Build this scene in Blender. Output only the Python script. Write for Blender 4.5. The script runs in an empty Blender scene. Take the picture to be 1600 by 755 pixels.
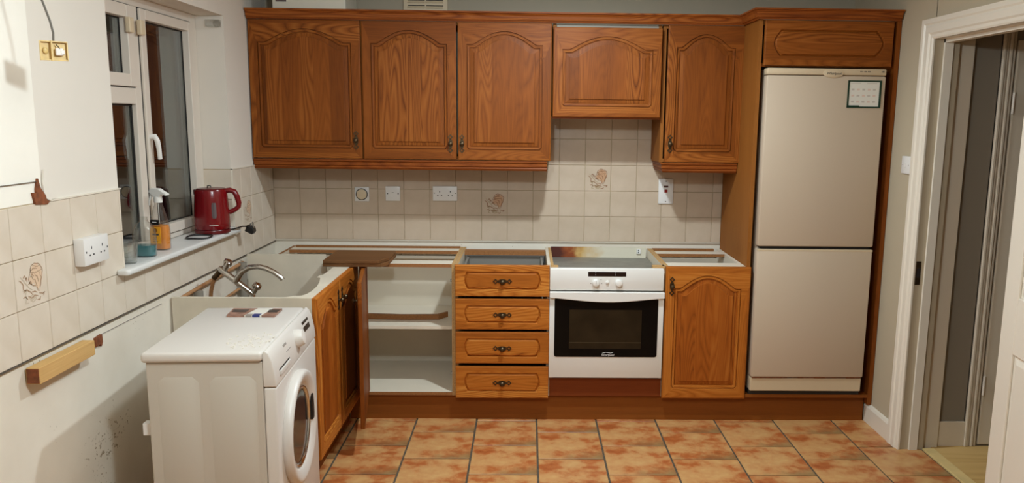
import bpy, bmesh, math, random
from mathutils import Matrix, Vector
random.seed(7)
PI = math.pi
SC = bpy.context.scene
COL = SC.collection
def lin(c):
    c = c / 255.0
    return c / 12.92 if c <= 0.04045 else ((c + 0.055) / 1.055) ** 2.4
def rgb(r, g, b): return (lin(r), lin(g), lin(b), 1.0)

# ------------------------------------------------------------------ camera
F, PX, PY = 1217.68, 847.94, 377.5
cd = bpy.data.cameras.new('camera'); cam = bpy.data.objects.new('camera', cd); COL.objects.link(cam)
cd.sensor_fit = 'HORIZONTAL'; cd.sensor_width = 36.0
cd.lens = F * 36.0 / 1600.0
cd.shift_x = -(PX - 800.0) / 1600.0
cd.shift_y = (PY - 377.5) / 1600.0
cd.clip_start = 0.05
yaw, pitch, roll = 0.0208, 0.1566, -0.0120
fw = Vector((math.sin(yaw) * math.cos(pitch), math.cos(yaw) * math.cos(pitch), -math.sin(pitch)))
rt = Vector((math.cos(yaw), -math.sin(yaw), 0.0)); dn = fw.cross(rt)
r2 = math.cos(roll) * rt + math.sin(roll) * dn
d2 = -math.sin(roll) * rt + math.cos(roll) * dn
cam.matrix_world = Matrix(((r2.x, -d2.x, -fw.x, 1.4843), (r2.y, -d2.y, -fw.y, -4.5843), (r2.z, -d2.z, -fw.z, 1.6129), (0, 0, 0, 1)))
SC.camera = cam

# ------------------------------------------------------------------ world (night outside) and the two ceiling lamps
w = bpy.data.worlds.new('night'); SC.world = w; w.use_nodes = True
w.node_tree.nodes['Background'].inputs[0].default_value = rgb(38, 36, 40)
w.node_tree.nodes['Background'].inputs[1].default_value = 0.12
LAMP = (0.76, 0.895, 0.965)
def lamp(name, kind, loc, power, size):
    l = bpy.data.lights.new(name, kind); l.energy = power; l.color = LAMP
    if kind == 'AREA': l.shape = 'DISK'; l.size = size
    else: l.shadow_soft_size = size
    o = bpy.data.objects.new(name, l); COL.objects.link(o); o.location = loc
    return o
lamp('ceiling_downlight', 'AREA', (1.70, -1.28, 2.36), 34, 0.10)      # over the worktop gap
lamp('pendant_bulb', 'POINT', (1.32, -3.10, 2.15), 64, 0.06)         # hanging bulb in the middle of the room
SC.view_settings.view_transform = 'Standard'
SC.view_settings.look = 'None'
SC.view_settings.gamma = 1.0
SC.view_settings.use_curve_mapping = False
SC.view_settings.exposure = 0.0

# ------------------------------------------------------------------ mesh helpers
class MB:
    def __init__(s): s.v = []; s.f = []; s.m = []
    def add(s, vs, fs, mi=0):
        b = len(s.v); s.v += [tuple(p) for p in vs]
        for k, f in enumerate(fs):
            s.f.append([b + i for i in f]); s.m.append(mi[k] if isinstance(mi, list) else mi)
        return s
    def box(s, x0, x1, y0, y1, z0, z1, mi=0, ax=None):
        vs = [(x, y, z) for x in (x0, x1) for y in (y0, y1) for z in (z0, z1)]
        fs = [(0, 1, 3, 2), (4, 6, 7, 5), (0, 4, 5, 1), (2, 3, 7, 6), (0, 2, 6, 4), (1, 5, 7, 3)]
        ms = [mi] * 6
        if ax:
            for k, a in enumerate('xxyyzz'):
                if a in ax: ms[k] = ax[a]
        return s.add(vs, fs, ms)
    def prism(s, poly, axis, a, b, mi=0):
        n = len(poly)
        def P(p, t): return {'x': (t, p[0], p[1]), 'y': (p[0], t, p[1]), 'z': (p[0], p[1], t)}[axis]
        vs = [P(p, a) for p in poly] + [P(p, b) for p in poly]
        fs = [tuple(range(n)), tuple(range(2 * n - 1, n - 1, -1))] + [(i, n + i, n + (i + 1) % n, (i + 1) % n) for i in range(n)]
        return s.add(vs, fs, mi)
    def rings(s, loops, cap0=True, cap1=True, mi=0, closed=True):
        n = len(loops[0]); vs = [p for l in loops for p in l]; fs = []
        for k in range(len(loops) - 1):
            for i in range(n if closed else n - 1):
                j = (i + 1) % n
                fs.append((k * n + i, k * n + j, (k + 1) * n + j, (k + 1) * n + i))
        if cap0: fs.append(tuple(range(n - 1, -1, -1)))
        if cap1: fs.append(tuple((len(loops) - 1) * n + i for i in range(n)))
        return s.add(vs, fs, mi)
    def lathe(s, prof, n=24, o=(0, 0, 0), axis='z', mi=0, cap0=True, cap1=True, sx=1.0, sy=1.0):
        loops = []
        for r, h in prof:
            l = []
            for i in range(n):
                a = 2 * PI * i / n; c, d = r * math.cos(a) * sx, r * math.sin(a) * sy
                p = {'z': (c, d, h), 'x': (h, c, d), 'y': (c, h, d)}[axis]
                l.append((o[0] + p[0], o[1] + p[1], o[2] + p[2]))
            loops.append(l)
        return s.rings(loops, cap0, cap1, mi)
    def tube(s, path, r, n=10, mi=0, flat=1.0):
        pts = [Vector(p) for p in path]; loops = []
        up = None
        for k, p in enumerate(pts):
            t = (pts[min(k + 1, len(pts) - 1)] - pts[max(k - 1, 0)]).normalized()
            if up is None: up = Vector((0, 0, 1)) if abs(t.z) < 0.9 else Vector((1, 0, 0))
            u = (up - t * up.dot(t)).normalized(); v = t.cross(u); up = u
            rr = r[k] if isinstance(r, (list, tuple)) else r
            loops.append([tuple(p + u * (rr * math.cos(2 * PI * i / n)) + v * (rr * flat * math.sin(2 * PI * i / n))) for i in range(n)])
        return s.rings(loops, True, True, mi)
    def sphere(s, o, r, n=12, m=8, mi=0, sc=(1, 1, 1)):
        loops = []
        for k in range(1, m):
            a = PI * k / m
            loops.append([(o[0] + sc[0] * r * math.sin(a) * math.cos(2 * PI * i / n), o[1] + sc[1] * r * math.sin(a) * math.sin(2 * PI * i / n), o[2] - sc[2] * r * math.cos(a)) for i in range(n)])
        return s.rings(loops, True, True, mi)
    def mesh(s, name, mats, smooth=None, bevel=0.0, seg=2):
        me = bpy.data.meshes.new(name); me.from_pydata(s.v, [], s.f)
        for m in (mats if isinstance(mats, (list, tuple)) else [mats]): me.materials.append(m)
        for p, k in zip(me.polygons, s.m): p.material_index = k
        bm = bmesh.new(); bm.from_mesh(me)
        bmesh.ops.recalc_face_normals(bm, faces=bm.faces)
        if bevel:
            es = [e for e in bm.edges if len(e.link_faces) == 2 and e.calc_face_angle(0) > 0.6]
            bmesh.ops.bevel(bm, geom=es, offset=bevel, segments=seg, profile=0.5, affect='EDGES', clamp_overlap=True)
        bm.to_mesh(me); bm.free()
        if smooth:
            for p in me.polygons: p.use_smooth = True
            me.set_sharp_from_angle(angle=math.radians(smooth))
        me.update(); return me
    def build(s, name, mats, parent=None, loc=None, rot=None, smooth=None, bevel=0.0, seg=2):
        return link(name, s.mesh(name, mats, smooth, bevel, seg), parent, loc, rot)
def link(name, me, parent=None, loc=None, rot=None):
    o = bpy.data.objects.new(name, me); COL.objects.link(o)
    if parent: o.parent = parent
    if loc: o.location = loc
    if rot: o.rotation_euler = rot
    return o
def thing(name, label, cat, loc=(0, 0, 0), rotz=0.0, group=None):
    o = bpy.data.objects.new(name, None); COL.objects.link(o); o.empty_display_size = 0.05
    o.location = loc; o.rotation_euler = (0, 0, rotz); o['label'] = label; o['category'] = cat
    if group: o['group'] = group
    return o
def tag(o, label, cat, group=None):
    o['label'] = label; o['category'] = cat
    if group: o['group'] = group
    return o
def struct(o, label=None, cat=None):
    o['kind'] = 'structure'
    if label: o['label'] = label
    if cat: o['category'] = cat
    return o
def B(name, mat, parent, x0, x1, y0, y1, z0, z1, bevel=0.0, ax=None, mats=None, loc=None, rot=None, smooth=None):
    return MB().box(x0, x1, y0, y1, z0, z1, 0, ax).build(name, mats or mat, parent, loc, rot, smooth, bevel)
def text_mesh(name, body, size, mat, parent, loc, rot, depth=0.0003, shear=0.0):
    c = bpy.data.curves.new('lettering', 'FONT'); c.body = body; c.size = size; c.extrude = depth; c.align_x = 'CENTER'; c.align_y = 'CENTER'; c.shear = shear; c.resolution_u = 2
    t = bpy.data.objects.new('lettering', c); COL.objects.link(t)
    dg = bpy.context.evaluated_depsgraph_get()
    me = bpy.data.meshes.new_from_object(t.evaluated_get(dg)); bpy.data.objects.remove(t)
    me.materials.clear(); me.materials.append(mat)
    return link(name, me, parent, loc, rot)

# ------------------------------------------------------------------ materials
def new_mat(name):
    m = bpy.data.materials.new(name); m.use_nodes = True
    nt = m.node_tree; return m, nt, nt.nodes['Principled BSDF']
def plain(name, col, rough=0.5, metal=0.0, spec=0.5, var=0.0, scale=20.0, bump=0.0, coat=0.0):
    m, nt, b = new_mat(name)
    b.inputs['Roughness'].default_value = rough; b.inputs['Metallic'].default_value = metal
    b.inputs['Specular IOR Level'].default_value = spec; b.inputs['Coat Weight'].default_value = coat
    b.inputs['Base Color'].default_value = col
    if var or bump:
        tc = nt.nodes.new('ShaderNodeTexCoord'); n = nt.nodes.new('ShaderNodeTexNoise')
        n.inputs['Scale'].default_value = scale; n.inputs['Detail'].default_value = 5
        nt.links.new(tc.outputs['Object'], n.inputs['Vector'])
        if var:
            r = nt.nodes.new('ShaderNodeValToRGB'); r.color_ramp.elements[0].position = 0.3; r.color_ramp.elements[1].position = 0.7
            r.color_ramp.elements[0].color = tuple(c * (1 - var) for c in col[:3]) + (1,)
            r.color_ramp.elements[1].color = tuple(min(1, c * (1 + var)) for c in col[:3]) + (1,)
            nt.links.new(n.outputs['Fac'], r.inputs[0]); nt.links.new(r.outputs[0], b.inputs['Base Color'])
        if bump:
            bp = nt.nodes.new('ShaderNodeBump'); bp.inputs['Strength'].default_value = bump; bp.inputs['Distance'].default_value = 0.004
            nt.links.new(n.outputs['Fac'], bp.inputs['Height']); nt.links.new(bp.outputs[0], b.inputs['Normal'])
    return m
def wood(name, axis, dark, mid, light, rough=0.42, lines=22.0, coat=0.15, contrast=1.0, stave=0.085):
    """grain along the object's own axis: glued staves, each with its own tone and contour figure, plus fine pores"""
    m, nt, b = new_mat(name); N = nt.nodes.new; L = nt.links.new
    def M(op, a, bb=None, c=None):
        n = N('ShaderNodeMath'); n.operation = op
        for i, v in enumerate((a, bb, c)):
            if v is None: continue
            if hasattr(v, 'is_output'): L(v, n.inputs[i])
            else: n.inputs[i].default_value = v
        return n.outputs[0]
    tc = N('ShaderNodeTexCoord'); oi = N('ShaderNodeObjectInfo')
    sp = N('ShaderNodeSeparateXYZ'); L(tc.outputs['Object'], sp.inputs[0])
    cross = sp.outputs['X' if axis == 'z' else 'Z']
    rnd = oi.outputs['Random']
    idx = M('FLOOR', M('ADD', M('DIVIDE', cross, stave), M('MULTIPLY', rnd, 31.7)))
    wn_ = N('ShaderNodeTexWhiteNoise'); wn_.noise_dimensions = '1D'; L(M('ADD', idx, M('MULTIPLY', rnd, 57.3)), wn_.inputs['W'])
    off = N('ShaderNodeCombineXYZ'); h = M('ADD', M('MULTIPLY', wn_.outputs['Value'], 9.0), M('MULTIPLY', rnd, 23.0))
    for i in range(3): L(h, off.inputs[i])
    ad = N('ShaderNodeVectorMath'); ad.operation = 'ADD'; L(tc.outputs['Object'], ad.inputs[0]); L(off.outputs[0], ad.inputs[1])
    def noise(a, c, det, rg=0.5):
        mp = N('ShaderNodeMapping'); sc = [c, c, c]; sc['xyz'.index(axis)] = a; mp.inputs['Scale'].default_value = sc
        L(ad.outputs[0], mp.inputs['Vector']); n = N('ShaderNodeTexNoise'); n.inputs['Scale'].default_value = 1.0
        n.inputs['Detail'].default_value = det; n.inputs['Roughness'].default_value = rg; L(mp.outputs[0], n.inputs['Vector']); return n.outputs['Fac']
    fig = M('PINGPONG', M('MULTIPLY', noise(1.0, 9.0, 1.0, 0.3), lines), 0.5)
    fig = M('POWER', M('MULTIPLY', fig, 2.0), 0.55)
    amp = M('MULTIPLY_ADD', M('MULTIPLY', wn_.outputs['Value'], wn_.outputs['Value']), 0.34 * contrast, 0.06 * contrast)
    pore = noise(9.0, 330.0, 3.0, 0.6)
    broad = noise(0.5, 5.0, 1.0)
    v = M('ADD', M('MULTIPLY', M('SUBTRACT', fig, 0.75), amp), M('MULTIPLY_ADD', M('SUBTRACT', pore, 0.5), 0.30, 0.5))
    v = M('ADD', v, M('MULTIPLY', M('SUBTRACT', broad, 0.5), 0.35))
    v = M('ADD', v, M('MULTIPLY', M('SUBTRACT', N_val(wn_), 0.5), 0.16))
    r = N('ShaderNodeValToRGB'); e = r.color_ramp.elements
    e[0].position = 0.18; e[0].color = dark; e[1].position = 0.80; e[1].color = light
    k = e.new(0.5); k.color = mid
    L(v, r.inputs[0]); L(r.outputs[0], b.inputs['Base Color'])
    b.inputs['Roughness'].default_value = rough + 0.06; b.inputs['Specular IOR Level'].default_value = 0.16; b.inputs['Coat Weight'].default_value = 0.0; b.inputs['Coat Roughness'].default_value = 0.35
    bp = N('ShaderNodeBump'); bp.inputs['Strength'].default_value = 0.12; bp.inputs['Distance'].default_value = 0.002
    L(pore, bp.inputs['Height']); L(bp.outputs[0], b.inputs['Normal'])
    return m
def N_val(n): return n.outputs['Value']
OD, OM, OL = rgb(74, 33, 8), rgb(134, 71, 22), rgb(168, 101, 42)
BD_, BM_, BL_ = rgb(112, 52, 13), rgb(180, 103, 35), rgb(212, 142, 64)
OAKB_V = wood('honey_oak_upright_grain', 'z', BD_, BM_, BL_)
OAKM_V = wood('amber_oak_upright_grain', 'z', rgb(92, 40, 9), rgb(160, 84, 25), rgb(192, 118, 48))
OAKB_H = wood('honey_oak_level_grain', 'x', BD_, BM_, BL_)
OAK_V = wood('oak_upright_grain', 'z', OD, OM, OL)
OAK_H = wood('oak_level_grain', 'x', OD, OM, OL)
OAK_T = wood('oak_moulding', 'x', rgb(82, 34, 10), rgb(132, 66, 22), rgb(168, 96, 40), lines=26)
VEN_V = wood('veneered_board_upright', 'z', rgb(112, 64, 22), rgb(142, 86, 34), rgb(162, 104, 46), rough=0.55, lines=12, coat=0.0, contrast=0.35, stave=0.9)
VEN_H = wood('veneered_plinth_board', 'x', rgb(104, 54, 18), rgb(134, 74, 26), rgb(150, 88, 34), rough=0.5, lines=10, coat=0.0, contrast=0.3, stave=0.9)
RED_H = wood('reddish_filler_board', 'x', rgb(92, 38, 14), rgb(126, 60, 24), rgb(144, 76, 34), rough=0.5, lines=16, coat=0.1, contrast=0.7, stave=0.9)
PINE_Y = wood('pine_batten', 'y', rgb(176, 128, 72), rgb(214, 172, 112), rgb(232, 198, 144), rough=0.7, lines=9, coat=0.0, contrast=0.6, stave=0.9)
LAMI = wood('pale_laminate', 'x', rgb(182, 140, 80), rgb(208, 168, 106), rgb(222, 186, 126), rough=0.45, lines=5, coat=0.1)
BRD = wood('brown_worktop_offcut', 'x', rgb(78, 48, 26), rgb(116, 78, 46), rgb(140, 98, 62), rough=0.6, lines=12, coat=0.0, contrast=0.35, stave=0.9)
CHIP = plain('chipboard_edge', rgb(186, 146, 94), 0.9, var=0.25, scale=300)
CHIPD = plain('brown_edge_band', rgb(150, 98, 52), 0.7, var=0.2, scale=120)
WHITE_BD = plain('white_melamine', rgb(226, 214, 194), 0.45, var=0.03, scale=6)
WORN_BD = plain('grubby_white_melamine', rgb(220, 208, 188), 0.55, var=0.07, scale=9)
BRONZE = plain('antique_bronze', rgb(86, 70, 50), 0.38, metal=0.85, var=0.25, scale=60)
CHROME = plain('chrome', rgb(206, 204, 200), 0.14, metal=1.0)
STEEL = plain('dull_galvanised_steel', rgb(150, 148, 140), 0.5, metal=0.6, var=0.12, scale=14)
COPPER = plain('copper_pipe', rgb(190, 140, 96), 0.5, metal=0.25, var=0.2, scale=30)
GREYP = plain('grey_plastic_pipe', rgb(140, 132, 120), 0.5)
UPVC = plain('white_upvc', rgb(226, 214, 200), 0.35)
CREAM = plain('cream_plastic', rgb(220, 200, 168), 0.45)
SILLM = plain('white_sill_gloss', rgb(224, 222, 218), 0.35)
ENAMEL = plain('white_enamel', rgb(230, 226, 220), 0.28, coat=0.3)
WMBODY = plain('washing_machine_white', rgb(216, 208, 200), 0.38)
WMSIDE = plain('washing_machine_side', rgb(198, 189, 176), 0.45)
FRIDGE = plain('cream_fridge_paint', rgb(200, 180, 157), 0.42, bump=0.02, scale=400)
FRIDGE2 = plain('cream_fridge_trim', rgb(208, 186, 154), 0.4)
PLATE = plain('white_plastic_faceplate', rgb(232, 228, 224), 0.35)
DARK = plain('dark_hole', rgb(34, 28, 26), 0.6)
BLACK = plain('black_plastic', rgb(22, 20, 20), 0.4)
RUBBER = plain('black_gasket', rgb(30, 26, 24), 0.6)
BGLASS = plain('black_oven_glass', rgb(10, 9, 9), 0.08, spec=0.12)
OVENIN = plain('oven_window_brown', rgb(44, 34, 22), 0.15, spec=0.12, var=0.3, scale=8)
DISPLAY = plain('dark_display', rgb(30, 18, 16), 0.12)
REDPL = plain('red_kettle_plastic', rgb(118, 6, 16), 0.25, coat=0.2)
REDDK = plain('red_kettle_base', rgb(92, 5, 12), 0.28)
GAUGE = plain('grey_gauge', rgb(96, 84, 86), 0.2)
SILVER = plain('silver_print', rgb(210, 200, 196), 0.3, metal=0.4)
REDLT = plain('red_switch_rocker', rgb(150, 26, 26), 0.3)
GREEN = plain('dark_green_plastic', rgb(18, 52, 36), 0.4)
PAPER = plain('printed_paper', rgb(222, 216, 204), 0.7)
INKG = plain('grey_print', rgb(150, 140, 132), 0.7)
INKP = plain('pink_print', rgb(210, 160, 144), 0.7)
INKD = plain('dark_print', rgb(60, 58, 60), 0.7)
BLUE = plain('blue_print', rgb(44, 50, 112), 0.5)
SPRAYW = plain('white_trigger_plastic', rgb(236, 232, 226), 0.35)
ORANGE = plain('orange_liquid', rgb(236, 140, 10), 0.25)
LABELO = plain('yellow_orange_label', rgb(240, 164, 30), 0.45)
TEAL = plain('teal_liquid', rgb(10, 116, 124), 0.15)
YELJB = plain('yellowed_plastic', rgb(214, 182, 118), 0.45, var=0.1, scale=40)
CONNW = plain('white_connector', rgb(226, 214, 206), 0.4)
CABLE = plain('grey_cable', rgb(92, 84, 74), 0.5)
GREYW = plain('dark_grey_hall_paint', rgb(140, 128, 112), 0.85)
GLOSSW = plain('white_gloss_paint', rgb(232, 222, 206), 0.35)
GLOSSW2 = plain('hall_gloss_paint', rgb(220, 205, 184), 0.45)
CEIL = plain('ceiling_white', rgb(228, 222, 210), 0.9)
PAINTB = plain('greige_wall_paint', rgb(176, 165, 145), 0.85, var=0.02, scale=3)
PAINTR = plain('pale_greige_wall_paint', rgb(186, 171, 146), 0.85, var=0.02, scale=3)
PAINTL = plain('pale_grey_wall_paint', rgb(230, 221, 209), 0.85, var=0.02, scale=3)
BAREW = plain('bare_white_plaster', rgb(248, 242, 230), 0.9, var=0.03, scale=5, bump=0.1)
BROWNT = plain('torn_brown_board', rgb(126, 70, 40), 0.9, var=0.35, scale=60, bump=0.3)
TILEG = plain('tan_grout', rgb(186, 166, 136), 0.95)
def glass(name, col, rough=0.02, ior=1.45, haze=0.0):
    """thin sheet: clear transmission with a mirror film that strengthens at grazing angles"""
    m, nt, b = new_mat(name); N = nt.nodes.new; L = nt.links.new
    t = N('ShaderNodeBsdfTransparent'); t.inputs[0].default_value = col
    g = N('ShaderNodeBsdfGlossy'); g.inputs['Roughness'].default_value = rough
    lw_ = N('ShaderNodeLayerWeight'); lw_.inputs['Blend'].default_value = 0.5
    p = N('ShaderNodeMath'); p.operation = 'POWER'; p.inputs[1].default_value = 2.6; L(lw_.outputs['Facing'], p.inputs[0])
    f = N('ShaderNodeMath'); f.operation = 'MULTIPLY_ADD'; f.inputs[1].default_value = 0.7; f.inputs[2].default_value = (ior - 1) * 0.2; f.use_clamp = True; L(p.outputs[0], f.inputs[0])
    mx = N('ShaderNodeMixShader'); L(f.outputs[0], mx.inputs[0]); L(t.outputs[0], mx.inputs[1]); L(g.outputs[0], mx.inputs[2])
    out = mx.outputs[0]
    if haze:
        df = N('ShaderNodeBsdfDiffuse'); df.inputs[0].default_value = rgb(232, 232, 228); m2 = N('ShaderNodeMixShader'); m2.inputs[0].default_value = haze
        L(out, m2.inputs[1]); L(df.outputs[0], m2.inputs[2]); out = m2.outputs[0]
    L(out, nt.nodes['Material Output'].inputs['Surface']); nt.nodes.remove(b)
    return m
GLASS = glass('clear_window_glass', rgb(226, 230, 228), 0.0, 1.5)
CLEARP = glass('clear_bottle_plastic', rgb(244, 244, 242), 0.05, 1.5, 0.035)
TUMBLER = glass('clear_tumbler_glass', rgb(240, 242, 240), 0.08, 1.6, 0.07)
DOORGL = plain('dark_door_bowl_glass', rgb(70, 68, 66), 0.10, metal=0.55, spec=0.3)
def wall_tile(name, ca, cb):
    m, nt, b = new_mat(name); N = nt.nodes.new; L = nt.links.new
    oi = N('ShaderNodeObjectInfo'); tc = N('ShaderNodeTexCoord')
    n = N('ShaderNodeTexNoise'); n.inputs['Scale'].default_value = 9; n.inputs['Detail'].default_value = 6
    L(tc.outputs['Object'], n.inputs['Vector'])
    r = N('ShaderNodeValToRGB'); e = r.color_ramp.elements
    e[0].position = 0.3; e[0].color = ca; e[1].position = 0.75; e[1].color = cb
    L(n.outputs['Fac'], r.inputs[0])
    mx = N('ShaderNodeMix'); mx.data_type = 'RGBA'; mx.blend_type = 'MULTIPLY'; mx.inputs[0].default_value = 0.07
    r2_ = N('ShaderNodeValToRGB'); r2_.color_ramp.elements[0].color = rgb(200, 180, 150)
    L(oi.outputs['Random'], r2_.inputs[0]); L(r.outputs[0], mx.inputs[6]); L(r2_.outputs[0], mx.inputs[7])
    L(mx.outputs[2], b.inputs['Base Color']); b.inputs['Roughness'].default_value = 0.38
    bp = N('ShaderNodeBump'); bp.inputs['Strength'].default_value = 0.12; bp.inputs['Distance'].default_value = 0.004
    L(n.outputs['Fac'], bp.inputs['Height']); L(bp.outputs[0], b.inputs['Normal'])
    return m
WTILE = wall_tile('shaded_cream_wall_tile', rgb(194, 173, 150), rgb(208, 188, 167)); WTILEL = wall_tile('lit_cream_wall_tile', rgb(218, 203, 184), rgb(230, 217, 201))  # one tile: dimmer light on back wall, brighter on left, put into the colours
def floor_tile():
    m, nt, b = new_mat('terracotta_floor_tile'); N = nt.nodes.new; L = nt.links.new
    tc = N('ShaderNodeTexCoord'); oi = N('ShaderNodeObjectInfo')
    sc = N('ShaderNodeVectorMath'); sc.operation = 'SCALE'; sc.inputs[0].default_value = (0.05, 0.05, 0.06); L(oi.outputs['Random'], sc.inputs['Scale'])
    ad = N('ShaderNodeVectorMath'); ad.operation = 'ADD'; L(tc.outputs['Object'], ad.inputs[0]); L(sc.outputs[0], ad.inputs[1])
    def nz(scale, det, rg, locv, sc3=(1, 1, 1)):
        mp = N('ShaderNodeMapping'); mp.inputs['Location'].default_value = locv; mp.inputs['Scale'].default_value = sc3; mp.inputs['Rotation'].default_value = (0, 0, 0.35)
        L(ad.outputs[0], mp.inputs['Vector']); q = N('ShaderNodeTexNoise'); q.inputs['Scale'].default_value = scale; q.inputs['Detail'].default_value = det; q.inputs['Roughness'].default_value = rg
        L(mp.outputs[0], q.inputs['Vector']); return q
    big = nz(6.2, 2.0, 0.5, (3.37, 1.9, 0.4), (1.0, 1.3, 1.0)); n = nz(26.0, 6.0, 0.65, (0.3, 4.1, 1.0))
    mixn = N('ShaderNodeMath'); mixn.operation = 'MULTIPLY_ADD'; mixn.inputs[1].default_value = 0.32; L(n.outputs['Fac'], mixn.inputs[0])
    bg = N('ShaderNodeMath'); bg.operation = 'MULTIPLY'; bg.inputs[1].default_value = 0.68; L(big.outputs['Fac'], bg.inputs[0]); L(bg.outputs[0], mixn.inputs[2])
    r = N('ShaderNodeValToRGB'); e = r.color_ramp.elements
    e[0].position = 0.33; e[0].color = rgb(158, 78, 34)
    e[1].position = 0.66; e[1].color = rgb(210, 166, 108)
    k = e.new(0.435); k.color = rgb(182, 104, 54)
    k = e.new(0.515); k.color = rgb(200, 144, 90)
    L(mixn.outputs[0], r.inputs[0])
    # greenish-grey worn streak that the print carries along one edge of every tile
    sp = N('ShaderNodeSeparateXYZ'); L(tc.outputs['Object'], sp.inputs[0])
    n2 = N('ShaderNodeTexNoise'); n2.inputs['Scale'].default_value = 16; n2.inputs['Detail'].default_value = 4; L(ad.outputs[0], n2.inputs['Vector'])
    ma = N('ShaderNodeMath'); ma.operation = 'MULTIPLY_ADD'; ma.inputs[1].default_value = -7.0; ma.inputs[2].default_value = -0.55; L(sp.outputs['Y'], ma.inputs[0])
    mb = N('ShaderNodeMath'); mb.operation = 'ADD'; L(ma.outputs[0], mb.inputs[0]); L(n2.outputs['Fac'], mb.inputs[1])
    mc = N('ShaderNodeMath'); mc.operation = 'MULTIPLY_ADD'; mc.inputs[1].default_value = 2.0; mc.inputs[2].default_value = 0.0; L(sp.outputs['X'], mc.inputs[0])
    md = N('ShaderNodeMath'); md.operation = 'ADD'; L(mb.outputs[0], md.inputs[0]); L(mc.outputs[0], md.inputs[1])
    rr = N('ShaderNodeMapRange'); rr.inputs['From Min'].default_value = 0.72; rr.inputs['From Max'].default_value = 1.25; rr.inputs['To Max'].default_value = 0.7; L(md.outputs[0], rr.inputs['Value'])
    mx = N('ShaderNodeMix'); mx.data_type = 'RGBA'; mx.inputs[7].default_value = rgb(128, 104, 66)
    L(rr.outputs[0], mx.inputs[0]); L(r.outputs[0], mx.inputs[6])
    L(mx.outputs[2], b.inputs['Base Color']); b.inputs['Roughness'].default_value = 0.42
    bp = N('ShaderNodeBump'); bp.inputs['Strength'].default_value = 0.25; bp.inputs['Distance'].default_value = 0.004
    L(n.outputs['Fac'], bp.inputs['Height']); L(bp.outputs[0], b.inputs['Normal'])
    return m
FTILE = floor_tile()
FGROUT = plain('dark_floor_grout', rgb(88, 78, 64), 0.95, var=0.25, scale=40)
def plaster():
    m, nt, b = new_mat('dirty_white_plaster'); N = nt.nodes.new; L = nt.links.new
    tc = N('ShaderNodeTexCoord')
    n = N('ShaderNodeTexNoise'); n.inputs['Scale'].default_value = 3.0; n.inputs['Detail'].default_value = 6; L(tc.outputs['Object'], n.inputs['Vector'])
    r = N('ShaderNodeValToRGB'); e = r.color_ramp.elements; e[0].position = 0.3; e[0].color = rgb(224, 213, 196); e[1].position = 0.7; e[1].color = rgb(240, 231, 216)
    L(n.outputs['Fac'], r.inputs[0])
    s = N('ShaderNodeTexNoise'); s.inputs['Scale'].default_value = 95.0; s.inputs['Detail'].default_value = 2; L(tc.outputs['Object'], s.inputs['Vector'])
    s2 = N('ShaderNodeTexNoise'); s2.inputs['Scale'].default_value = 3.4; L(tc.outputs['Object'], s2.inputs['Vector'])
    mu = N('ShaderNodeMath'); mu.operation = 'MULTIPLY'; L(s.outputs['Fac'], mu.inputs[0]); L(s2.outputs['Fac'], mu.inputs[1])
    mr = N('ShaderNodeMapRange'); mr.inputs['From Min'].default_value = 0.405; mr.inputs['From Max'].default_value = 0.445; L(mu.outputs[0], mr.inputs['Value'])
    mx = N('ShaderNodeMix'); mx.data_type = 'RGBA'; mx.inputs[7].default_value = rgb(164, 146, 120)
    L(mr.outputs[0], mx.inputs[0]); L(r.outputs[0], mx.inputs[6]); L(mx.outputs[2], b.inputs['Base Color'])
    b.inputs['Roughness'].default_value = 0.9
    bp = N('ShaderNodeBump'); bp.inputs['Strength'].default_value = 0.3; bp.inputs['Distance'].default_value = 0.004
    L(n.outputs['Fac'], bp.inputs['Height']); L(bp.outputs[0], b.inputs['Normal'])
    return m
PLASTER = plaster()
def rusted():
    m, nt, b = new_mat('scorched_white_metal'); N = nt.nodes.new; L = nt.links.new
    tc = N('ShaderNodeTexCoord'); sp = N('ShaderNodeSeparateXYZ'); L(tc.outputs['Object'], sp.inputs[0])
    n = N('ShaderNodeTexNoise'); n.inputs['Scale'].default_value = 18; n.inputs['Detail'].default_value = 6; L(tc.outputs['Object'], n.inputs['Vector'])
    a = N('ShaderNodeMath'); a.operation = 'MULTIPLY_ADD'; a.inputs[1].default_value = 0.22; L(n.outputs['Fac'], a.inputs[0]); L(sp.outputs['X'], a.inputs[2])
    r = N('ShaderNodeValToRGB'); e = r.color_ramp.elements
    e[0].position = 0.15; e[0].color = rgb(76, 24, 8); e[1].position = 0.42; e[1].color = rgb(214, 206, 186)
    k = e.new(0.22); k.color = rgb(142, 66, 18); k = e.new(0.29); k.color = rgb(200, 160, 96)
    L(a.outputs[0], r.inputs[0]); L(r.outputs[0], b.inputs['Base Color']); b.inputs['Roughness'].default_value = 0.5
    return m
RUST = rusted()

# ------------------------------------------------------------------ room shell
XR, YF, ZC = 3.355, -5.6, 2.43
G = 0.006
fl = struct(MB().box(-0.02, 3.475, YF, 0.02, -0.05, -0.005).build('floor', FGROUT))
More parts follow.
